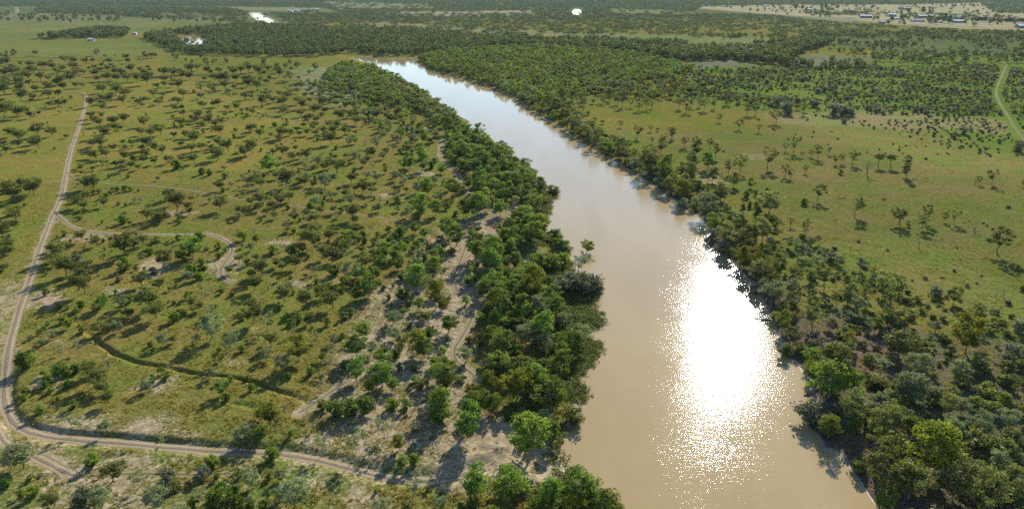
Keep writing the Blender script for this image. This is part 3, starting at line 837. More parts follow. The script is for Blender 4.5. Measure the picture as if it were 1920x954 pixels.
T(640, 260, S6, 'r', '''345,200,110 300,240,60s 150,260,120g 660,160,60s 700,110,50s 880,110,70g 700,330,100 770,330,140 880,220,140 910,360,130 1005,330,80s 1120,390,110 1045,270,60s
355,350,80t 490,390,80y 580,440,60s 140,370,60s 110,500,140a 150,600,130a 245,610,150a 340,620,120a 370,680,40s 275,760,40s 515,725,40s 620,710,90s 390,480,130g 300,440,80g
920,510,90 860,600,140g 970,640,190 1060,850,150 900,860,190 730,880,130g 860,890,80s 1270,650,150 1200,580,100 1150,510,60s 1210,490,50s 1340,600,100 1530,860,220
1400,870,200 1270,860,80s 1550,640,160 1420,560,110 1620,680,120 1700,600,150 1780,860,170 1430,390,120 1830,340,90 130,900,180a 150,945,110a 10,810,70s 470,230,80g 780,170,60s
270,110,70t 400,100,110g 80,70,80g 150,60,90 640,640,60t 740,690,70t 1650,380,90g 1340,340,90''')
T(0, 420, S6, 'a', '''180,50,120 60,160,200 80,290,160 50,380,150 120,330,110 40,520,100 20,570,70 720,135,80s 925,190,140 1085,240,140 705,300,130 565,310,80 1165,295,40s 650,380,190
640,450,170 885,370,100 860,420,120k 1415,190,110 1390,370,260 1600,230,110 1500,300,160 1760,260,110 1680,340,90s 1870,270,90 1690,270,80 945,780,260 945,590,190
750,580,200 830,560,150 1835,480,180 1390,520,160s 1330,640,80b 515,790,90s 1580,700,170 1790,730,150 1610,800,60s 1700,945,300 1380,930,150g 1450,870,80s 1170,870,90s
1120,940,130s 900,940,120s 1720,560,110k 110,30,90 30,60,120 90,200,100''')
T(320, 420, S6, 'a', '''95,180,80s 325,185,110s 800,190,120s 935,100,60d 740,100,40d 530,280,80s 610,310,60s 260,370,230r 150,400,150s 400,290,60b 540,380,70s 375,500,150s 230,550,130s
210,640,130g 330,620,110s 490,580,80t 1140,330,120s 1260,290,60t 770,430,100 960,410,100 870,460,90 1180,480,110 1250,510,90 1400,490,150 650,560,100 1030,580,200
920,600,130 945,735,180 1095,740,100d 1270,850,180 570,730,50s 205,830,100s 350,770,90t 510,930,40s 1370,350,130s 1480,330,110 1600,270,230 1700,390,150 1590,350,70t
1500,190,130 1770,180,120 1640,90,150 1820,420,170 1850,280,130 1600,560,90t 1670,540,70t 1830,570,130s 1630,660,60s 1680,820,160 1550,760,100 1520,920,180
1820,930,230 900,945,150 1220,950,90s 1180,770,30s 900,300,90g 960,210,80y 810,270,70g''')
T(640, 420, S6, 'r', '''160,110,160a 240,140,70s 530,100,80s 670,130,110s 410,140,70s 580,160,80s 545,210,80s 930,150,120 1010,170,80t 1180,150,190 1100,210,110k 1285,250,200 1460,110,90a
1525,100,90a 740,220,60s 850,260,90s 670,340,150 800,310,90s 370,220,80s 450,300,120 345,360,120a 230,320,90a 190,190,80s 110,180,120s 590,400,150 470,400,130
1090,370,140s 1020,370,90s 940,400,80s 1130,440,60t 265,480,130a 450,500,160 640,510,140 765,580,130a 850,570,110 1040,580,190 1130,605,120t 1500,220,90s 1510,400,240
1460,500,110g 850,740,250 1100,800,200a 1420,690,120 1395,900,100 310,800,210 180,850,140 250,620,160 90,620,200g 690,880,180 770,920,90s 530,840,60s 1060,930,200y
1130,960,120y 560,940,60s 1180,880,110k 870,950,110 50,700,120 1720,210,60s 50,320,110 70,230,90 160,600,110 500,300,90 390,600,110''')
T(0, 580, S6, 'a', '''745,140,80s 680,150,80s 530,180,60s 500,220,50s 445,280,70s 855,40,70s 1090,40,120 1440,100,140 1750,90,240 1120,270,180 1250,200,160 1310,260,140g 1820,400,160g
1690,410,70s 300,650,190s 690,690,130s 640,720,100s 740,730,120s 850,700,110s 490,750,80s 545,820,110s 505,880,90s 560,930,90s 765,870,90s 300,945,90s 1030,720,200
1060,870,260 1170,930,180 1225,640,160d 1705,810,100s 1800,730,90s 1850,780,100s 1630,910,130g 690,500,120t 900,480,120t 480,400,100g 770,210,110y 350,330,70g''')
T(320, 580, S6, 'r', '''50,120,120s 460,330,250g 300,360,100g 40,370,90y 640,530,180t 930,150,230a 800,120,90s 1420,150,100s 1330,170,80s 1440,570,230y 1060,560,150g 1240,680,180g 1755,170,90s
1810,540,130t 1640,350,100t 1595,640,60s 1560,720,90s 670,790,60s 880,800,90s 580,945,160 1690,930,100t 1890,330,60s''')
T(640, 580, S6, 'r', '''910,170,180a 700,60,80s 580,150,170g 760,200,70b 500,260,110g 600,330,160g 240,310,180 180,530,240 350,490,140g 20,310,70s 860,490,240y 930,540,200 1000,340,150
660,470,110y 1200,260,200 1060,640,140s 1170,600,90s 1390,590,200g 1430,360,80s 1580,640,90g 1570,420,70s 470,610,200 260,600,100g 170,790,190 310,920,160y 460,860,260
580,900,140 510,700,130 900,880,140b 1080,800,200 1180,900,240 1240,700,110 1650,900,190y 1780,940,140y 1340,790,120b 1490,890,120b 1410,940,90y 50,680,110 1560,150,120''')
T(0, 740, 4.458, 'a', '''205,40,60s 620,110,80s 340,150,80s 290,110,40t 490,45,40s 910,70,110 770,590,120s 945,720,200 200,610,260g 100,620,150g 250,720,60s 50,770,80s 180,840,70s 400,940,140
280,850,90s 700,920,180k 860,930,170g 1300,920,200g 1350,420,60t 1780,590,110s 1820,700,60s 1850,810,90s 1820,930,150s 1665,900,130t 1620,920,80s 650,290,130t
890,300,110g 460,920,90g 800,940,90y''')
T(400, 740, 4.458, 'r', '''470,230,180y 400,200,90y 250,420,170g 400,380,140 300,330,130g 490,540,130s 475,700,70s 230,680,80s 210,620,100d 60,820,90s 40,920,130s 190,930,110s 310,910,80g
310,950,80s 420,950,80s 680,940,260g 560,870,130g 800,210,70t 930,470,150t 1180,500,170t 1430,350,160t 660,340,60s 600,150,70t 920,120,90s 1040,170,150s 1150,170,150s
1280,140,150s 1490,120,110s 1610,120,110s 1900,170,200 1590,590,110s 1680,570,90s 1550,460,120y 1685,290,100k 1360,820,40s 835,300,70t 1800,800,60b''')
T(800, 740, 4.458, 'r', '''275,370,240 345,160,80s 450,130,200 560,140,130 110,230,170s 60,130,120 850,540,330 980,300,210g 1040,130,240 800,180,80g 745,210,80s 1040,400,170 680,880,320
420,850,230 130,940,120g 400,930,110s 290,945,60s 870,900,100t 1030,930,220 1170,900,140y 1280,950,260 1350,800,200b 1480,900,200b 1230,220,190b 1100,770,100b 1560,940,180b''')
T(940, 340, 4.335, 'r', '''290,720,140 600,750,180t 690,580,110y 420,90,90b 480,540,120s 430,480,110s 540,570,80b 700,880,200k 560,850,190k 640,900,170k 480,900,150k 790,880,110k
220,450,180 300,400,120 200,330,150 270,260,150a 340,230,110a 130,560,140 60,520,150 410,720,140s 350,700,90s 500,680,110s''')
T(1200, 240, 5.3, 'r', '''210,250,110 125,155,60p 230,150,80p 310,120,90p 440,190,90p 545,200,80p 690,210,90p 750,300,100p 780,215,30l 825,235,30l 1000,440,130p 880,460,120p 670,410,150 510,380,130
720,540,140 930,580,130 1270,400,160p 1440,480,80p 1490,500,70p 1635,450,60p 1530,240,130p 1440,230,60p 1605,290,50p 1770,300,120p 1700,290,60p 1870,260,60p 1050,690,70s
1150,670,60s 1100,600,90 1280,840,240 1160,780,70s 1090,780,60s 1030,800,60s 1160,860,90s 1630,760,70s 1760,720,140p 1320,940,90s 1255,640,50s 800,720,150 670,610,70s
850,850,120s 890,870,80s 650,880,250g 560,660,120 420,720,160y 100,430,230 230,530,160 420,600,140 500,500,150 550,280,110 860,920,80s 1000,950,140g''')
T(1560, 240, 5.3, 'p', '''455,380,95u 580,390,95u 735,485,90c 1580,555,110 1410,560,60d 1450,560,60 665,950,130 920,945,130 1215,940,120 1110,930,80 345,470,100d 80,460,60s 100,350,80 35,360,70
205,360,120 220,880,150 755,950,40s 1900,590,60 30,940,50d 1300,60,90k 1210,100,70k 1850,230,130k''')
T(1280, 100, S6, 'p', '''620,850,110 400,770,90 850,880,75 1040,790,130 720,690,110 810,690,90 1020,860,35l 850,750,35l 240,640,120 40,660,110 90,600,110 360,620,80 500,570,110 170,430,110 260,380,100
1680,690,200k 1780,690,150k 1870,700,100k 1180,680,150k 1340,680,110 1140,480,130 930,480,110 505,840,25d 1395,750,35l 1800,780,70k 180,600,70 1460,600,110k 1070,590,130k 620,560,80''')
T(960, 100, S6, 'p', '''800,630,140 720,550,80 1020,570,70 1090,550,70 1240,600,110 1330,600,90 1500,630,110 1420,640,90 1560,620,60 1670,520,80 1770,500,90 1215,830,70 1010,790,50 930,780,60 1550,870,60
1630,870,40 1790,950,100 1400,950,110 850,690,45s 1130,420,130r 1210,400,110r 880,420,140r 1630,390,90 1700,390,80 1800,380,120r 1510,370,40s 1570,430,40s 1870,620,110 1430,560,100 1180,570,110
500,660,150r 420,560,110r 580,760,140r 700,860,180r 880,900,140r''')
T(1300, 400, 5.3, 'r', '''790,110,90s 960,130,80p 1110,220,120p 1300,740,200p 1005,670,130p 1550,760,160 1530,880,150 1700,900,190p 540,560,220y 650,700,240 330,330,180 560,300,180 680,280,180
800,250,130 450,180,160 250,150,140 260,260,150g 840,500,100 690,460,70t 900,480,70t 1080,440,140g 1160,580,130t 1040,550,100t 900,640,60s 1040,920,110t 800,880,260g
620,790,120k 1410,360,50l 1470,480,60l 1710,550,60l 1480,440,40l 1250,420,60l 1800,620,60l 1440,640,60b 1160,320,110g 950,340,120g 1170,940,110 1880,740,80''')
T(1600, 400, S6, 'p', '''510,130,150 610,150,50s 770,170,140 900,350,40d 1350,210,100d 1610,450,260 1840,620,60s 1600,940,70d 1680,930,70d 1890,860,70s 730,390,60d 330,800,80 460,900,110g
130,900,130 130,620,60l 380,690,50l 380,420,40l 815,730,60l 590,890,50l 580,805,40l 60,320,40l 420,180,25l 1155,390,30l 200,700,80 1040,940,50b 1120,515,22l 1190,515,22l
1300,85,28l 1455,115,28l 1495,140,34l 1245,105,22l 1715,185,40l 1430,700,28l 1380,785,36l 1270,815,50b 990,720,30b 1130,645,40b 660,755,30b''')
T(1400, 560, 5.3, 'r', '''940,400,140s 1090,390,80 650,250,200p 350,320,140y 820,620,200g 1010,470,110y 1010,550,100 850,850,330 640,790,150y 1030,900,190p 1270,330,130 380,560,150b 1400,270,190 570,560,90b
480,370,90b 670,420,120k 760,480,60d 1180,700,140 1300,620,110b 1300,860,160b 1400,900,120b 1440,500,150''')
T(1640, 540, 5.3, 'b', '''220,700,330r 130,220,300p 900,640,270y 600,430,140g 820,880,190g 1010,820,150r 1090,830,150 370,930,280g 1290,840,160 840,380,120 900,400,90 1160,390,100 1250,370,90 1140,440,90
1310,470,90 1410,640,140 510,650,160 480,740,110 740,650,120 500,810,110 560,900,130 700,530,130 850,930,140 1280,940,140 1430,820,140s 360,160,60l 530,190,70l 320,50,50l
850,130,45l 1330,160,60l 430,130,80 1210,260,70l 990,190,30l 870,320,70l 680,320,80 470,250,80 580,300,70 840,240,80 1450,370,80 640,770,60 700,730,80''')
T(1460, 700, 3.76, 'r', '''520,340,180 690,310,150t 880,160,190g 690,110,130b 770,180,110b 350,170,250 520,150,150 770,420,170 740,680,250p 670,450,150 350,450,140y 220,330,170k 560,690,120b
900,780,200y 540,400,100s 330,400,120k 290,380,120k 880,920,220p 810,600,160 640,330,110''')
T(1660, 700, 3.76, 'b', '''190,190,220g 340,700,330y 160,880,260r 470,900,270r 730,870,150r 870,810,150r 900,930,200r 690,920,220r 780,710,150g 640,680,120 530,280,140g 590,400,130g 460,450,140g
440,300,130r 740,280,120 700,150,130 530,90,110 480,150,90 400,150,80 850,80,100 730,80,90 820,570,160 640,510,200 870,380,150g 690,440,120g 860,470,120 930,620,110
40,350,160r 160,440,170r 360,230,120 290,370,80 570,690,110y 640,240,110 820,230,110s 940,290,120 930,500,110 930,150,110p 60,240,110 110,220,90 300,500,90 200,70,120''')

P_ = np.array([(a, b, c) for a, b, c, _ in PL]); PK = [k for *_, k in PL]
_x, _y, _z = ground_at(P_[:, 0], P_[:, 1])
_w = P_[:, 2] * depth_of(_x, _y, _z) / F
_sd = sample(SD, _x, _y)
PLANTS = []                                      # x, y, width_m, kind
for i in range(len(PL)):
    lim = {'a': (2.6, 12), 'r': (3, 14), 'p': (2.2, 13)}.get(PK[i], (.7, 13))
    x, y = _x[i], _y[i]
    if _sd[i] < .4 and PK[i] not in 'bky':
        continue
    PLANTS.append((x, y, min(max(_w[i], lim[0]), lim[1]), PK[i]))

# fill the closed woods along the banks and the thinner scrub between the plants read off one by one
CELL = 12.0
HASH = {}
def reg(x, y, w):
    HASH.setdefault((int(x // CELL), int(y // CELL)), []).append((x, y, w))
for p in PLANTS: reg(*p[:3])
TRK = [(ROAD_MAIN, 4), (TR_A, 3), (TR_B, 3), (TR_C, 3), (TR_D, 3.4), (TR_F, 3), (TR_G, 5)]
def free(x, y, w, tight):
    i, j = int(x // CELL), int(y // CELL)
    for a in (-1, 0, 1):
        for b in (-1, 0, 1):
            for q in HASH.get((i + a, j + b), ()):
                r = tight * (w + q[2])
                if (q[0] - x) ** 2 + (q[1] - y) ** 2 < r * r:
                    return False
    return True
CLEAR = [poly_w(p) for p in (
    [(880, 64), (1100, 66), (1300, 70), (1480, 74), (1480, 82), (1290, 78), (1050, 72), (880, 70)], [(1280, 87), (1440, 83), (1480, 86), (1440, 95), (1300, 97)],
    [(1300, 116), (1380, 113), (1425, 124), (1400, 132), (1310, 130)], [(1475, 112), (1530, 105), (1630, 109), (1630, 122), (1560, 125), (1490, 123)],
    [(740, 22), (1000, 19), (1000, 26), (760, 28)], [(1140, 17), (1330, 24), (1300, 29), (1150, 27)], [(600, 3), (800, 9), (820, 17), (640, 18)], [(620, 45), (760, 44), (820, 52), (700, 56)],
    [(300, 24), (430, 26), (420, 38), (300, 34)], [(322, 64), (392, 64), (392, 93), (345, 93)], [(458, 18), (500, 20), (545, 44), (540, 52), (470, 42)], [(1066, 14), (1096, 14), (1098, 33), (1068, 33)], [(520, 16), (610, 15), (640, 26), (540, 27)],
    [(850, 905), (830, 875), (880, 830), (930, 795), (985, 775), (1030, 800), (1045, 850), (1072, 908), (1000, 900)])]
def fill(poly, spacing, kinds, wr, tight=.36, prob=1.0, out=None, edge=0.8):
    P = poly_w(poly)
    x0, y0 = P.min(0); x1, y1 = P.max(0)
    n = int((x1 - x0) * (y1 - y0) / spacing ** 2 * 1.6)
    x = rng.uniform(x0, x1, n); y = rng.uniform(y0, y1, n)
    m = inside(x, y, P); x, y = x[m], y[m]
    if prob < 1:
        m = vnoise(x, y, 35, 71) + .5 + vnoise(x, y, 11, 72) * .5 < prob
        x, y = x[m], y[m]
    ok = sample(SD, x, y) > edge
    for q in CLEAR:
        mm = pad_box(x, y, q, 5)
        if mm.any():
            ok[mm] &= ~inside(x[mm], y[mm], q) | (rng.random(mm.sum()) < .06)
    for ln, wd in TRK:
        mm = pad_box(x, y, ln, 12)
        if mm.any():
            ok[mm] &= seg_dist(x[mm], y[mm], ln) > wd
    x, y = x[ok], y[ok]
    dst = PLANTS if out is None else out
    for a, b in zip(x, y):
        k = random.choice(kinds); w = random.uniform(*wr)
        if k in 'sb': w *= .55
        if k == 'l': w *= .45
        if free(a, b, w, tight):
            reg(a, b, w); dst.append((a, b, w, k))
fill([(905, 460), (960, 420), (1005, 400), (1018, 430), (1000, 470), (960, 480), (1000, 520), (1040, 545), (1062, 600), (1085, 640), (1080, 700), (1062, 752), (960, 752), (925, 700), (905, 600), (885, 520)], 3.6, 'rrrrrrrggyaas', (3.6, 7.6), .33, edge=5.0)
fill([(835, 262), (870, 252), (925, 268), (1000, 328), (1022, 352), (1010, 372), (965, 385), (935, 350), (900, 330), (862, 320), (842, 300)], 4, 'rrrrrasg', (4, 7.6), .33)
fill([(880, 345), (940, 340), (990, 360), (960, 385), (900, 400), (880, 380)], 5, 'rrras', (4.5, 7.5), .36)
fill([(640, 122), (690, 126), (720, 140), (760, 158), (800, 182), (830, 200), (852, 218), (862, 240), (820, 236), (790, 215), (740, 200), (700, 185), (650, 165), (600, 150)], 5.5, 'rrraaggs', (4.5, 8), .36, .9)
fill([(862, 240), (890, 250), (925, 268), (880, 262), (845, 258), (820, 240)], 5, 'rrrs', (5, 8), .34)
fill([(560, 150), (650, 165), (740, 200), (800, 240), (830, 262), (760, 290), (700, 240), (620, 200)], 9, 'aragss', (4, 7), .5, .62)
fill([(600, 250), (760, 290), (830, 300), (850, 400), (760, 400), (600, 390), (520, 330)], 9, 'ggasst', (3, 6), .5, .45)
fill([(640, 430), (860, 440), (850, 560), (830, 700), (700, 760), (600, 720), (600, 560)], 5.5, 'rsgabttss', (1.8, 5.5), .5, .62)
fill([(785, 112), (830, 139), (862, 147), (960, 184), (1040, 234), (1068, 254), (1200, 338), (1250, 372), (1245, 345), (1190, 300), (1120, 258), (1085, 225), (1062, 190), (1100, 165), (1250, 150), (1300, 132), (1200, 104), (1000, 88), (850, 96)], 6, 'rrraaagp', (4.5, 8.5), .36, .88)
fill([(1060, 180), (1100, 160), (1260, 150), (1330, 170), (1300, 190), (1180, 185), (1090, 200)], 9, 'aprag', (5, 9), .42, .7)
fill([(1068, 252), (1300, 400), (1338, 442), (1395, 520), (1450, 612), (1500, 694), (1560, 820), (1640, 954), (1700, 954), (1660, 850), (1590, 740), (1540, 650), (1480, 560), (1440, 480), (1390, 420), (1340, 370), (1290, 330), (1220, 300), (1130, 250)], 4.6, 'rrgrbbbkkpas', (3.2, 6.6), .38, .82, edge=.3)
fill([(1560, 660), (1700, 630), (1920, 690), (1960, 1040), (1700, 1040), (1640, 900)], 4.2, 'bbbggrkb', (3, 5.6), .42, .8)
fill([(1420, 470), (1520, 440), (1640, 520), (1920, 600), (1920, 690), (1700, 640), (1560, 640)], 4.6, 'bbblgkpgr', (2.4, 5.2), .46, .72)
fill([(1270, 130), (1500, 126), (1800, 120), (1920, 130), (1920, 215), (1760, 232), (1560, 222), (1420, 205), (1300, 185)], 6, 'kkkllpals', (1.8, 6), .46, .54)
fill([(-40, 640), (60, 600), (300, 640), (560, 720), (420, 800), (60, 790)], 7.5, 'ssgtb', (2, 4.4), .6, .5)
fill([(-60, 880), (400, 880), (820, 920), (880, 1040), (-60, 1040)], 6, 'sggtbk', (2.5, 5.5), .5, .6)
fill([(1080, 925), (1120, 947), (1170, 985), (1100, 1040), (900, 1040), (900, 985), (1000, 950)], 4.5, 'rybss', (3.4, 6), .36, edge=.3)

fill([(320, 440), (640, 430), (600, 720), (480, 700), (300, 600)], 7, 'ssgatb', (1.6, 4.6), .55, .5)
fill([(130, 340), (640, 260), (640, 430), (320, 440), (110, 420)], 10, 'ssatgd', (1.4, 4.0), .6, .5)
fill([(0, 180), (560, 160), (640, 260), (130, 340), (0, 300)], 15, 'aassd', (2.0, 5.0), .6, .5)
fill([(100, 440), (320, 440), (300, 640), (60, 600)], 8, 'ssstb', (1.2, 3.4), .6, .5)
# ------------------------------------------------------------------ plants: labels from their look and what they stand beside
LAND = poly_w(ell(960, 840, 95, 55))
YARD = poly_w([(1560, 30), (1800, 45)])
def place(x, y):
    A, B = np.array([x]), np.array([y])
    dA = seg_dist(A, B, BANK_AW)[0]; dB = seg_dist(A, B, BANK_BW)[0]
    if dA < dB:
        if dA < 11: return "at the waterside facing the paddock"
        if inside(A, B, LAND)[0]: return 'on the mud landing'
        if seg_dist(A, B, GULLY)[0] < 9: return 'near the gully'
        if seg_dist(A, B, TR_B)[0] < 11: return 'near the looping track'
        if seg_dist(A, B, TR_C)[0] < 10: return 'near the winding bank track'
        if seg_dist(A, B, ROAD_MAIN)[0] < 12: return 'near the dirt road'
        if seg_dist(A, B, TR_A)[0] < 11: return 'near the thin plain track'
        if seg_dist(A, B, TR_D)[0] < 10 or seg_dist(A, B, TR_E)[0] < 10: return 'near the road fork'
        if dA < 55: return 'in the wooded river belt'
        if x < on_plane(130, 400, 2)[0] and y > 200: return 'outside the dirt road'
        return 'on the grassy plain'
    if dB < 12: return "at the waterside below the paddock"
    if dB < 34: return 'on the paddock bank'
    if seg_dist(A, B, TR_G)[0] < 14: return 'near the grassy track'
    if y > 760: return 'in the scrub far beyond the paddock'
    if y > 560: return 'in the scrub at the paddock edge'
    if y < 215: return 'in the bank brush'
    return 'on the open paddock'
KIND = {  # name, adjective, noun, category
    'a': ('acacia_tree', 'olive', 'spreading tree', 'tree'), 'r': ('river_tree', 'leafy', 'full crowned tree', 'tree'),
    'y': ('yellow_green_tree', 'yellow green', 'bushy tree', 'tree'), 'g': ('grey_green_tree', 'grey green', 'tree', 'tree'),
    't': ('slender_tree', 'wispy', 'open tree', 'tree'), 'p': ('paddock_tree', 'sparse dark', 'tree', 'tree'),
    'c': ('column_tree', 'tall narrow dark', 'tree', 'tree'), 'u': ('umbrella_tree', 'flat topped dark', 'umbrella tree', 'tree'),
    's': ('shrub', 'bright', 'shrub', 'shrub'), 'b': ('bush', 'olive', 'low bush', 'bush'), 'k': ('brush_thicket', 'dusky grey', 'brush thicket', 'thicket'),
    'l': ('saltbush', 'dark flat', 'saltbush clump', 'saltbush'), 'd': ('dead_tree', 'leafless grey', 'tree', 'dead tree')}
PLUR = {'a': 'spreading trees', 'r': 'full crowned trees', 'y': 'yellow green trees', 'g': 'grey green trees', 't': 'wispy trees', 'p': 'sparse dark trees', 'c': 'column trees',
        'u': 'umbrella trees', 's': 'rounded shrubs', 'b': 'low bushes', 'k': 'brush thickets', 'l': 'saltbush clumps', 'd': 'dead trees'}
SHAPES = {'a': ('lopsided', 'flat topped', 'domed', 'flat topped', 'domed', 'leaning', 'lopsided', 'flat topped'), 'r': ('leaning', 'round', 'domed', 'round'), 'g': ('leaning', 'even'),
          'p': ('leaning', 'domed'), 's': ('squat', 'upright'), 'b': ('squat', 'upright')}
NEARK = {'a': 'a spreading tree', 'r': 'a full crowned tree', 'y': 'a yellow green tree', 'g': 'a grey green tree', 't': 'a wispy tree', 'p': 'a sparse tree', 'c': 'a tall tree', 'u': 'an umbrella tree',
         's': 'a bright shrub', 'b': 'an olive bush', 'k': 'dusky brush', 'l': 'saltbush', 'd': 'a dead tree'}
_PX = np.array([p[0] for p in PLANTS]); _PY = np.array([p[1] for p in PLANTS]); _PW = np.array([p[2] for p in PLANTS])
def company(x, y, w, k):
    gap = np.hypot(_PX - x, _PY - y) - (_PW + w) * .5
    gap[(_PX == x) & (_PY == y)] = 1e9
    j = int(np.argmin(gap))
    if gap[j] > 1.2 * w: return 'standing well alone'
    if gap[j] > .4 * w: return 'standing apart from ' + NEARK[PLANTS[j][3]]
    return ('crowding ' if gap[j] < -.15 * w else 'beside ') + NEARK[PLANTS[j][3]]
SPECIAL = [  # photograph pixel, label
    (1699, 331, 'tall narrow dark tree standing alone on the open paddock'),
    (505, 791, 'bright yellow green bushy tree on grass above the dirt road'),
    (862, 823, 'leaning tree with curved trunk on the bare mud landing'),
    (990, 861, 'large tree on forked legs at the edge of the mud landing'),
    (205, 687, 'bare grey tree beside the bend of the eroded gully'),
    (447, 879, 'bare grey tree with fanned branches below the dirt road'),
    (1099, 474, 'small yellow green tree leaning out over the brown water'),
    (1870, 475, 'largest dark tree standing alone on the open paddock'),
    (212, 901, 'small spreading tree with straight trunk on pale sand'),
    (1807, 661, 'bright yellow green flat crowned tree among olive bushes'),
    (1751, 886, 'wide yellow crowned tree among grey green brush near the river'),
    (158, 551, 'spreading tree with pale forked trunk and long shadow near the road'),
    (1007, 506, 'upright dark tree standing alone on a bare river flat'),
    (1078, 513, 'open crowned tree with pale trunk leaning at the water'),
    (175, 356, 'wide spreading tree at the track junction'),
    (561, 675, 'tall yellow green tree with two tiers of leaves'),
]
def in_view(x, y, m=60):
    d = depth_of(x, y, 2.0)
    px = 960 + F * x / d
    b = (y * SP + (2.0 - CAMZ) * CP) / d
    py = 477 - F * b
    return -m < px < 1920 + m and -m < py < 954 + m, px, py, F / d

byk = {}
for p in PLANTS:
    v, px, py, sc = in_view(p[0], p[1])
    if v or p[1] < 140:
        byk.setdefault(p[3], []).append((p[2] * sc if v else 0, px, py, p))
STUFF = []                                       # the smaller showing ones past three hundred of a kind
scratch = {}
def set_mat(o, key):
    o.material_slots[0].link = 'OBJECT'; o.material_slots[0].material = M[key]
PX = []
for k, lst in byk.items():
    lst.sort(key=lambda t: -t[0])
    sizes = sorted(t[3][2] for t in lst)
    qs = [sizes[int(len(sizes) * f)] for f in (.2, .5, .8)]
    for n, (_, px, py, (x, y, w, _k)) in enumerate(lst):
        if n >= 295:
            STUFF.append((x, y, w, k)); continue
        name, adj, noun, cat = KIND[k]
        pl = place(x, y)
        size = '' if k in 'cu' else ('very small ', 'small ', 'large ', 'very large ')[sum(w > q for q in qs)]
        grp = f'{PLUR[k]} {pl}'
        z = float(sample(GZ, np.array([x]), np.array([y]))[0]) - .05
        pr = random.choice(PROTO[k])
        cm = pr[1] if isinstance(pr, tuple) else pr
        if cm.name not in scratch: scratch[cm.name] = crown_width(cm)
        s = w / scratch[cm.name]
        rz = random.uniform(0, 6.28); hs = s * random.uniform(.80, 1.0)
        if isinstance(pr, tuple):
            root = bpy.data.objects.new(name, None); root.empty_display_size = .5
            COL.objects.link(root)
            for nm, me in zip(('trunk', 'crown'), pr):
                c = bpy.data.objects.new(nm, me); COL.objects.link(c); c.parent = root
                if nm == 'crown' and k not in 'a':
                    set_mat(c, 'b' if k == 'r' and ('paddock' in pl or 'brush' in pl) and 'facing' not in pl and n % 4 else {'t': 'g', 'p': 'a', 'c': 'a', 'u': 'a'}.get(k, k))
                elif nm == 'trunk' and k in 'ryt':
                    set_mat(c, 'palebark')
        else:
            root = bpy.data.objects.new(name, pr); COL.objects.link(root)
        root.location = (x, y, max(z, -.1)); root.rotation_euler = (0, 0, rz); root.scale = (s, s, hs)
        shp = SHAPES.get(k, ('',))[PROTO[k].index(pr) % len(SHAPES.get(k, ('',)))]
        lab = ' '.join(f'{size}{adj} {shp} {noun} {company(x, y, w, k)} {pl}'.split())
        if len(lab.split()) > 16: lab = ' '.join(f'{size}{adj} {noun} {company(x, y, w, k)} {pl}'.split())
        if len(lab.split()) > 16: lab = lab.replace('standing apart from', 'near').replace('full crowned tree', 'tree', 1).replace('spreading tree', 'tree', 1)
        if len(lab.split()) > 16: lab = lab.replace('very ', '')
        tag(root, lab, cat, grp)
        PX.append((px, py, root))
for sx, sy, lab in SPECIAL:
    best = min((t for t in PX if not t[2].get('done')), key=lambda t: (t[0] - sx) ** 2 + (t[1] - sy) ** 2)
    best[2]['label'] = lab; best[2]['done'] = 1
    if 'group' in best[2]: del best[2]['group']
    if 'leaning' in lab: best[2].rotation_euler = (R(-6), R(17), 0)
for t in PX:
    if t[2].get('done'): del t[2]['done']

# ------------------------------------------------------------------ stuff: scattered by geometry nodes from points with real positions
def scatter(name, label, meshes, pts, rot, scl, idx):
    coll = bpy.data.collections.new(name + '_sources')
    for i, me in enumerate(meshes):
        coll.objects.link(bpy.data.objects.new(f'{name}_source_{i:02d}', me))
    o = mesh_obj(name, np.asarray(pts), [])
    attr(o, 'rot', rot); attr(o, 'scl', scl); attr(o, 'pick', idx, 'INT')
    nt = bpy.data.node_groups.new(name, 'GeometryNodeTree')
    nt.interface.new_socket('Geometry', in_out='INPUT', socket_type='NodeSocketGeometry')
    nt.interface.new_socket('Geometry', in_out='OUTPUT', socket_type='NodeSocketGeometry')
    gi = nt.nodes.new('NodeGroupInput'); go = nt.nodes.new('NodeGroupOutput')
    ip = nt.nodes.new('GeometryNodeInstanceOnPoints')
    ci = nt.nodes.new('GeometryNodeCollectionInfo')
    ci.inputs['Collection'].default_value = coll
    ci.inputs['Separate Children'].default_value = True; ci.inputs['Reset Children'].default_value = True
    def na(nm, t):
        n = nt.nodes.new('GeometryNodeInputNamedAttribute'); n.data_type = t; n.inputs[0].default_value = nm
        return n.outputs[0]
    cx = nt.nodes.new('ShaderNodeCombineXYZ')
    L = nt.links.new
    L(na('rot', 'FLOAT'), cx.inputs[2])
    L(gi.outputs[0], ip.inputs['Points']); L(ci.outputs[0], ip.inputs['Instance'])
    ip.inputs['Pick Instance'].default_value = True
    L(na('pick', 'INT'), ip.inputs['Instance Index'])
    L(cx.outputs[0], ip.inputs['Rotation']); L(na('scl', 'FLOAT'), ip.inputs['Scale'])
    L(ip.outputs[0], go.inputs[0])
    md = o.modifiers.new('scatter', 'NODES'); md.node_group = nt
    tag(o, label, kind='stuff')
    return o

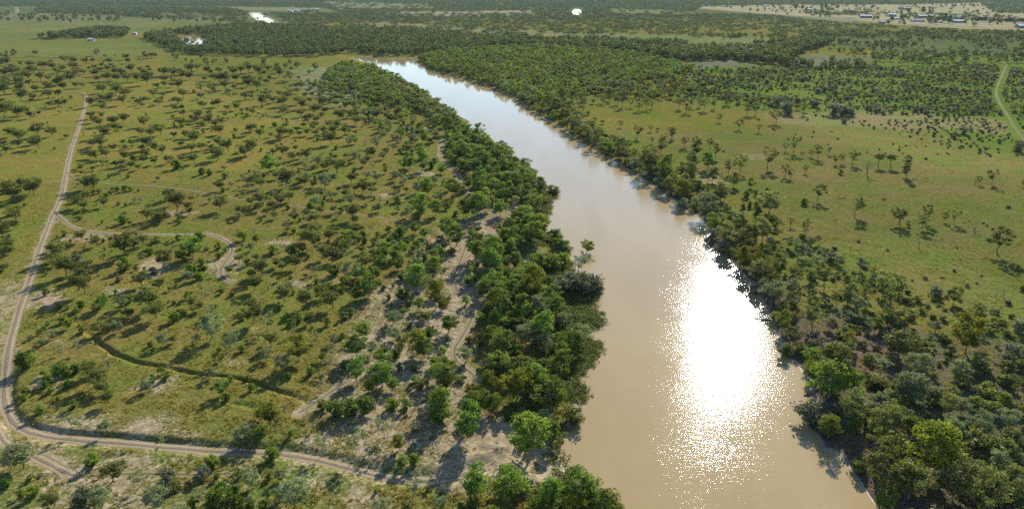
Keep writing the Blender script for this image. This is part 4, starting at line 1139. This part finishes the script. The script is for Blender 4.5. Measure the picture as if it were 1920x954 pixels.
LOW = {'a': [make_tree(900 + i, 8, 5.6, .34, .24, 'dome', 20, .17, 20, .62, .16, one=('bark', 'a')) for i in range(4)],
       'r': [make_tree(910 + i, 8, 7.4, .16, .22, 'round', 24, .165, 20, .62, .18, one=('bark', 'r')) for i in range(4)],
       'g': [make_tree(920 + i, 8, 6.6, .22, .22, 'round', 20, .155, 18, .62, .15, one=('bark', 'g')) for i in range(3)],
       'w': [make_tree(930 + i, 8, 6.8, .18, .2, 'dome', 14, .19, 12, .85, .16, one=('bark', 'w')) for i in range(5)],
       's': PROTO['s'], 'b': PROTO['b'], 'k': PROTO['k'], 'l': PROTO['l']}
def stuff_plants(name, label, items, table):
    meshes, start = [], {}
    for k in table:
        start[k] = (len(meshes), len(LOW[table[k]])); meshes += LOW[table[k]]
    x = np.array([i[0] for i in items]); y = np.array([i[1] for i in items])
    w = np.array([i[2] for i in items])
    pk = np.array([start[i[3]][0] + random.randrange(start[i[3]][1]) for i in items])
    kw = np.array([26.0 if m.name.startswith('far_clump') else crown_width(m) for m in meshes])[pk]
    z = sample(GZ, x, y) - .05
    scatter(name, label, meshes, np.stack([x, y, z], 1), rng.uniform(0, 6.28, len(x)), w / kw, pk)
if STUFF:
    stuff_plants('small_plants', 'smaller trees and bushes filling the woods behind the counted ones', STUFF,
                 {'a': 'a', 'r': 'r', 'y': 'r', 'g': 'g', 't': 'g', 'p': 'a', 'c': 'a', 'u': 'a', 's': 's', 'b': 'b', 'k': 'k', 'l': 'l', 'd': 'a'})

# far woods
FAR = []
fill([(270, 72), (320, 62), (400, 54), (470, 48), (560, 52), (640, 56), (800, 72), (1000, 86), (860, 96), (790, 103), (720, 104), (655, 100), (600, 106), (500, 108), (400, 104), (330, 100), (300, 84)], 10, 'w', (7, 11), .36, .92, out=FAR)
fill([(62, 74), (130, 66), (180, 58), (240, 60), (236, 72), (160, 72), (100, 74)], 12, 'w', (9, 13), .33, out=FAR)
fill([(640, 48), (800, 60), (1010, 74), (1100, 76), (1280, 84), (1300, 96), (1200, 104), (1000, 90), (800, 74), (660, 62)], 11, 'w', (7, 11), .40, .66, out=FAR)
fill([(1180, 98), (1300, 92), (1420, 88), (1500, 78), (1560, 82), (1500, 100), (1480, 112), (1480, 126), (1380, 114), (1290, 116)], 9, 'w', (8, 12), .30, out=FAR)
fill([(1470, 118), (1560, 118), (1640, 128), (1600, 134), (1480, 128)], 9, 'w', (7, 11), .33, out=FAR)
fill([(1320, 70), (1500, 66), (1700, 62), (1960, 62), (1960, 130), (1640, 130), (1620, 106), (1500, 100)], 13, 'wwl', (5, 9), .55, .5, out=FAR)
fill([(1260, 120), (1920, 126), (1920, 300), (1800, 285), (1700, 255), (1560, 225), (1420, 205), (1300, 185)], 6, 'l', (2.6, 5.5), .9, .8, out=FAR)
fill([(1500, 225), (1700, 240), (1920, 310), (1960, 420), (1700, 400), (1500, 300)], 20, 'l', (2.4, 4.5), .9, .4, out=FAR)
fill([(-60, 100), (330, 106), (640, 128), (620, 150), (330, 118), (-60, 122)], 26, 'w', (4, 8), .9, .5, out=FAR)
far_lines = [(1, 0)]
FAR2 = []
HASH.clear(); CELL = 60.0
fill([(-200, 1.5), (640, 1.5), (1300, 1.5), (1320, 10), (1290, 28), (1320, 70), (1260, 80), (1000, 70), (800, 56), (640, 44), (560, 50), (470, 44), (430, 42), (440, 28), (560, 24), (600, 16), (300, 12), (-200, 14)], 24, 'w', (19, 26), .45, .66, out=FAR2)
fill([(70, 14), (240, 14), (420, 16), (470, 24), (430, 40), (280, 34), (200, 28), (110, 26), (70, 24)], 22, 'w', (22, 30), .38, .85, out=FAR2)
fill([(1300, 1.2), (1960, .8), (1960, 3), (1700, 9), (1450, 10), (1300, 11)], 26, 'w', (24, 32), .36, .92, out=FAR2)
fill([(1290, 26), (1420, 28), (1560, 42), (1700, 52), (1920, 62), (1960, 70), (1700, 66), (1500, 70), (1320, 72)], 20, 'w', (15, 22), .46, .55, out=FAR2)
fill([(1840, 8), (1960, 4), (1960, 26), (1870, 26)], 22, 'w', (20, 26), .42, .6, out=FAR2)
fill([(1500, 20), (1680, 24), (1640, 30), (1520, 30)], 22, 'w', (16, 22), .45, .45, out=FAR2)
fill([(1700, 26), (1860, 26), (1960, 40), (1820, 42), (1720, 44)], 24, 'w', (14, 20), .5, .32, out=FAR2)

HASH.clear(); CELL = 20.0
fill([(1300, 12), (1450, 9), (1640, 6), (1940, 1), (1940, 54), (1700, 47), (1480, 30)], 75, 'w', (7, 12), .8, .55, out=FAR)
fill([(-60, 26), (430, 26), (420, 44), (-60, 44)], 40, 'w', (8, 13), .8, .4, out=FAR)
def far_clump(seed):
    """a stand of about ten trees, 26 m across"""
    rs = np.random.default_rng(seed)
    b = MB()
    for _ in range(11):
        a = rs.random() * 6.28; r = 12 * rs.random() ** .6
        c = np.array([r * math.cos(a), r * math.sin(a), 0])
        H = rs.uniform(5, 9); w = rs.uniform(2.2, 3.8)
        b.tube([c - (0, 0, .3), c + (0, 0, H * .5)], [.2, .12], 3, 0)
        for _ in range(5):
            p = c + np.array([rs.normal() * w * .5, rs.normal() * w * .5, H * rs.uniform(.35, .85)])
            b.leaves(p, w * .62, 8, 1.25, rs, mi=1)
    return b.mesh('far_clump', [M['bark'], M['w']])
LOW['f'] = [far_clump(950 + i) for i in range(6)]
stuff_plants('far_woodland', 'dark woods and brush on the far plain', FAR, {'w': 'w', 'l': 'l'})
_items = [(x, y, w, 'w') for x, y, w, _ in FAR2]
stuff_plants('horizon_woodland', 'hazy blue green woods toward the horizon', _items, {'w': 'f'})

# grass tufts and herbs
def tuft(seed, n, h, w, mat):
    rs = np.random.default_rng(seed); b = MB()
    for _ in range(n):
        a = rs.random() * 6.28; r = w * rs.random() ** .5
        p = np.array([r * math.cos(a), r * math.sin(a), -.03])
        d = np.array([math.cos(a) * .6 + rs.normal() * .3, math.sin(a) * .6 + rs.normal() * .3, 1.0]) * h * rs.uniform(.6, 1.1)
        s = np.cross(d, rs.normal(size=3)); s *= .09 / (np.linalg.norm(s) + 1e-9)
        b.add([p - s, p + s, p + d + s * .3, p + d - s * .3], [(0, 1, 2, 3)])
    return b.mesh('tuft', [M[mat]])
LOW['q'] = [tuft(970 + i, 15, .24, .32, 'q') for i in range(4)]
LOW['h'] = []
for i in range(4):
    rs = np.random.default_rng(980 + i); b = MB()
    for _ in range(6):
        b.leaves((rs.normal() * .5, rs.normal() * .5, .18), .45, 11, .17, rs, .5, .5)
    LOW['h'].append(b.mesh('herb', [M['h']]))
n = 80000
yy = 112 + 420 * rng.random(n) ** 1.5; xx = (rng.random(n) - .5) * 2 * (yy * .80 + 12)
sd_ = sample(SD, xx, yy); sn = sample(sand, xx, yy)
keep = (sd_ > 2.5) & (rng.random(n) > sn * 1.0) & (vnoise(xx, yy, 9, 81) + vnoise(xx, yy, 3, 82) * .8 > -.05 + .5 * sstep(260, 530, yy))
for ln, wd in TRK:
    mm = pad_box(xx, yy, ln, 6) & keep
    keep[mm] &= seg_dist(xx[mm], yy[mm], ln) > wd * .62
xx, yy = xx[keep], yy[keep]
scatter('grass_tufts', 'short olive grass tufts over the plain', LOW['q'], np.stack([xx, yy, sample(GZ, xx, yy)], 1), rng.uniform(0, 6.28, len(xx)), rng.uniform(.6, 1.5, len(xx)), rng.integers(0, 4, len(xx)))
n = 60000
yy = 105 + 430 * rng.random(n); xx = rng.uniform(-60, 90, n)
sd_ = sample(SD, xx, yy); da = seg_dist(xx, yy, BANK_AW)
keep = (sd_ > -.5) & (sd_ < 14) & (da < 15) & (vnoise(xx, yy, 14, 83) > -.22) & (sample(sand, xx, yy) < .75)
xx, yy = xx[keep], yy[keep]
scatter('bank_herbs', 'low green herbs carpeting the river edge', LOW['h'], np.stack([xx, yy, np.maximum(sample(GZ, xx, yy), 0)], 1), rng.uniform(0, 6.28, len(xx)), rng.uniform(.8, 1.9, len(xx)), rng.integers(0, 4, len(xx)))

# ------------------------------------------------------------------ fallen timber
def fallen(px, py, L, ang, label, seed):
    rs = np.random.default_rng(seed)
    x, y, z = (float(v[0]) for v in ground_at(px, py))
    b = MB()
    d = np.array([math.cos(ang), math.sin(ang), 0.0])
    nrm = np.array([-d[1], d[0], 0])
    p = [np.array([0, 0, .15]), d * L * .4 + nrm * .15 * L * .3 + (0, 0, .25), d * L * .75 + (0, 0, .35), d * L + nrm * .2 + (0, 0, .2)]
    b.tube(p, [.22, .18, .12, .05], 6)
    for _ in range(6):
        t = rs.uniform(.35, .95); q = d * L * t + (0, 0, .28)
        e = q + (d * rs.uniform(.1, .5) + nrm * rs.choice([-1, 1]) * rs.uniform(.3, .7) + np.array([0, 0, rs.uniform(.0, .5)])) * L * .3
        b.tube([q, (q + e) / 2 + rs.normal(size=3) * .1, e], [.09, .06, .02], 4)
    me = b.mesh('fallen_branch', [M['dead']], True)
    o = bpy.data.objects.new('fallen_branch', me); COL.objects.link(o)
    o.location = (x, y, max(z, 0.0))
    tag(o, label, 'branch')
fallen(1446, 600, 7, R(172), 'dead grey branch reaching from the bank into the glittering water', 1)
fallen(1508, 741, 4, R(15), 'dark snag lying in the brown water off the paddock bank', 2)
fallen(1668, 880, 9, R(60), 'fallen grey trunk with splayed limbs under the bank trees', 3)
fallen(1690, 700, 6, R(120), 'fallen dark log on brown soil among the bushes', 4)
fallen(1720, 408 - 72, 4, R(200), 'short fallen log on the open paddock grass', 5)
fallen(1572, 373, 4, R(10), 'weathered log lying on the paddock beside a small shrub', 6)
fallen(1855, 905, 5, R(150), 'bent dead limb on pale ground under a bank tree', 7)
fallen(1128, 942, 4, R(40), 'grey leafless branches among the bushes below the mud landing', 8)

# ------------------------------------------------------------------ far buildings
def box(mb, x0, x1, y0, y1, z0, z1, mi=0):
    v = [(x0, y0, z0), (x1, y0, z0), (x1, y1, z0), (x0, y1, z0), (x0, y0, z1), (x1, y0, z1), (x1, y1, z1), (x0, y1, z1)]
    mb.add(v, [(0, 3, 2, 1), (4, 5, 6, 7), (0, 1, 5, 4), (1, 2, 6, 5), (2, 3, 7, 6), (3, 0, 4, 7)], mi)
def part(name, mb, mat, parent):
    o = bpy.data.objects.new(name, mb.mesh(name, [M[mat]])); COL.objects.link(o); o.parent = parent
    return o
def shed(px0, px1, pyb, Hh, Dp, roof, wall, label, name='shed', bays=3, rz=0.0, cat='shed'):
    x, y, z = (float(v[0]) for v in ground_at((px0 + px1) / 2, pyb))
    Wd = (px1 - px0) * float(depth_of(x, y, z)) / F
    root = bpy.data.objects.new(name, None); COL.objects.link(root)
    root.location = (x, y, z - .1); root.rotation_euler = (0, 0, rz)
    tag(root, label, cat)
    w2, d2 = Wd / 2, Dp / 2
    mb = MB(); box(mb, -w2, w2, -d2, d2, 0, Hh); part('wall', mb, wall, root)
    mb = MB(); rh = Hh + Dp * .16; o = .6
    v = [(-w2 - o, -d2 - o, Hh), (w2 + o, -d2 - o, Hh), (w2 + o, 0, rh), (-w2 - o, 0, rh), (-w2 - o, d2 + o, Hh), (w2 + o, d2 + o, Hh)]
    v += [(a, b, c + .25) for a, b, c in v]
    mb.add(v, [(6, 7, 8, 9), (9, 8, 11, 10), (0, 3, 2, 1), (3, 4, 5, 2), (0, 1, 7, 6), (4, 10, 11, 5), (0, 6, 9, 3), (3, 9, 10, 4), (1, 2, 8, 7), (2, 5, 11, 8)])
    part('roof', mb, roof, root)
    for i in range(bays):
        cx = -w2 + Wd * (i + .5) / bays; hw = Wd / bays * .3
        mb = MB(); box(mb, cx - hw, cx + hw, -d2 - .08, -d2 + .1, .1 if i % 2 == 0 else Hh * .4, Hh * .72)
        part('door' if i % 2 == 0 else 'window', mb, 'opening', root)
B = [(1613, 1633, 34, 6, 22, 'roof_white', 'wall_dark', 'broad white roofed shed with dark open front on the pale yard'),
     (1662, 1678, 31, 6, 20, 'roof_white', 'wall_pale', 'white roofed shed beside the yard trees'),
     (1717, 1749, 33, 5, 18, 'roof_white', 'wall_dark', 'long low shed with a bright white roof'),
     (1775, 1803, 36, 6, 22, 'roof_grey', 'wall_pale', 'grey roofed long building behind the dark yard trees'),
     (1786, 1809, 43, 4.5, 16, 'roof_white', 'wall_dark', 'low white roofed building in front of the grey one'),
     (1708, 1731, 41, 4, 14, 'roof_grey', 'wall_pale', 'low grey roofed building beside the far road'),
     (1673, 1686, 37, 4, 14, 'roof_white', 'wall_pale', 'small white house between the yard sheds'),
     (1907, 1936, 53, 5.5, 22, 'roof_white', 'wall_dark', 'large white shed standing apart on straw coloured ground'),
     (1648, 1659, 44, 3.5, 10, 'roof_grey', 'wall_dark', 'small grey shed at the edge of the brush'),
     (1602, 1608, 42.5, 2.6, 6, 'roof_grey', 'wall_dark', 'tiny dark hut on the pale road verge'),
     (1753, 1765, 43, 3.5, 10, 'roof_white', 'wall_pale', 'small white building beneath the dark yard trees'),
     (1513, 1521, 20, 5, 16, 'roof_white', 'wall_pale', 'lone white house on the far straw field'),
     (1551, 1563, 19, 5, 18, 'roof_grey', 'wall_dark', 'grey roofed homestead among trees on the straw field'),
     (1686, 1706, 18, 5, 22, 'roof_grey', 'wall_dark', 'long grey building before the distant forest'),
     (1318, 1330, 12, 4, 14, 'roof_grey', 'wall_pale', 'grey roofed pale building at the near corner of the straw field'),
     (1352, 1372, 13, 3.5, 14, 'roof_grey', 'wall_dark', 'grey shed beside the pale corner building'),
     (1430, 1441, 12.5, 4, 14, 'roof_white', 'wall_dark', 'pale roofed shed alone before the forest line'),
     (167, 178, 77, 3.6, 9, 'roof_white', 'wall_pale', 'white farm shed in front of the dark windbreak'),
     (250, 256, 65, 3.4, 8, 'roof_white', 'wall_pale', 'small white cottage at the end of the windbreak'),
     (350, 357, 72, 3.4, 7, 'roof_white', 'wall_pale', 'little white pump house at the edge of the waterhole'),
     (540, 549, 23, 5, 16, 'roof_white', 'wall_pale', 'first white house of the far hamlet beside the waterhole'),
     (553, 560, 22, 5, 16, 'roof_white', 'wall_pale', 'second white house of the far hamlet from the waterhole'),
     (565, 575, 21, 5, 16, 'roof_grey', 'wall_pale', 'grey roofed house in the middle of the far hamlet'),
     (581, 587, 21, 5, 16, 'roof_white', 'wall_pale', 'small white house next to last in the far hamlet'),
     (591, 598, 20, 5, 16, 'roof_white', 'wall_pale', 'last white house of the far hamlet away from the waterhole')]
for b_ in B:
    shed(*b_, rz=random.uniform(-.25, .25))
# a pale silo by the windbreak
x, y, z = (float(v[0]) for v in ground_at(134, 69))
root = bpy.data.objects.new('silo', None); COL.objects.link(root); root.location = (x, y, z - .1)
tag(root, 'slim pale silo rising at the end of the dark windbreak', 'silo')
mb = MB(); mb.tube([(0, 0, 0), (0, 0, 8)], [2.2, 2.2], 12); part('tank', mb, 'roof_white', root)
mb = MB(); mb.tube([(0, 0, 8), (0, 0, 9.6)], [2.4, .2], 12); part('cap', mb, 'roof_grey', root)
# dark yard trees among the sheds and along the far rows
def yard_tree(px, py, w, label):
    x, y, z = (float(v[0]) for v in ground_at(px, py))
    root = bpy.data.objects.new('yard_tree', None); COL.objects.link(root)
    pr = random.choice(PROTO['r'])
    for nm, me in zip(('trunk', 'crown'), pr):
        c = bpy.data.objects.new(nm, me); COL.objects.link(c); c.parent = root
        if nm == 'crown': set_mat(c, 'w')
    s = w / 8
    root.location = (x, y, z - .05); root.scale = (s, s, s); root.rotation_euler = (0, 0, random.uniform(0, 6))
    tag(root, label, 'tree', label + 's')
for px, py, w in [(1742, 44, 18), (1752, 46, 16), (1768, 43, 20), (1778, 45, 18), (1772, 38, 18), (1690, 38, 16), (1697, 36, 16), (1703, 38, 12), (1665, 46, 14), (1640, 37, 12), (1646, 38, 12),
                  (1695, 48, 9), (1672, 40, 12), (1730, 26, 22), (1703, 25, 16), (1492, 18, 22), (1504, 19, 18), (1540, 18, 20), (1548, 17, 20), (1570, 18, 20), (1758, 42, 16), (1762, 36, 14)]:
    yard_tree(px, py, w, 'dark dense tree standing among the far sheds')
for i in range(24):
    px = 1829 + i * 4.2 + random.uniform(-1, 1)
    if i in (5, 12): continue
    yard_tree(px, 41.5 + .10 * i, random.uniform(9, 14), 'dark tree in the planted row beside the straw field')

# ------------------------------------------------------------------ haze
mb = MB(); box(mb, -15500, 15500, -45, 17500, -4, 128)
hz = bpy.data.objects.new('haze', mb.mesh('haze', [])); COL.objects.link(hz)
hm, nt, b, out = mat_new('haze')
nt.nodes.remove(b)
pv = nt.nodes.new('ShaderNodeVolumePrincipled')
pv.inputs['Color'].default_value = (.55, .78, 1.0, 1)
pv.inputs['Density'].default_value = 0.000022
pv.inputs['Anisotropy'].default_value = 0.0
nt.links.new(pv.outputs[0], out.inputs['Volume'])
hz.data.materials.append(hm)
tag(hz, 'thin pale haze over the whole plain', kind='stuff')
print('PLANTS', len(PLANTS), {k: len(v) for k, v in byk.items()}, 'STUFF', len(STUFF), 'FAR', len(FAR), len(FAR2), 'GROUND', len(quads), 'TUFTS', len(xx))
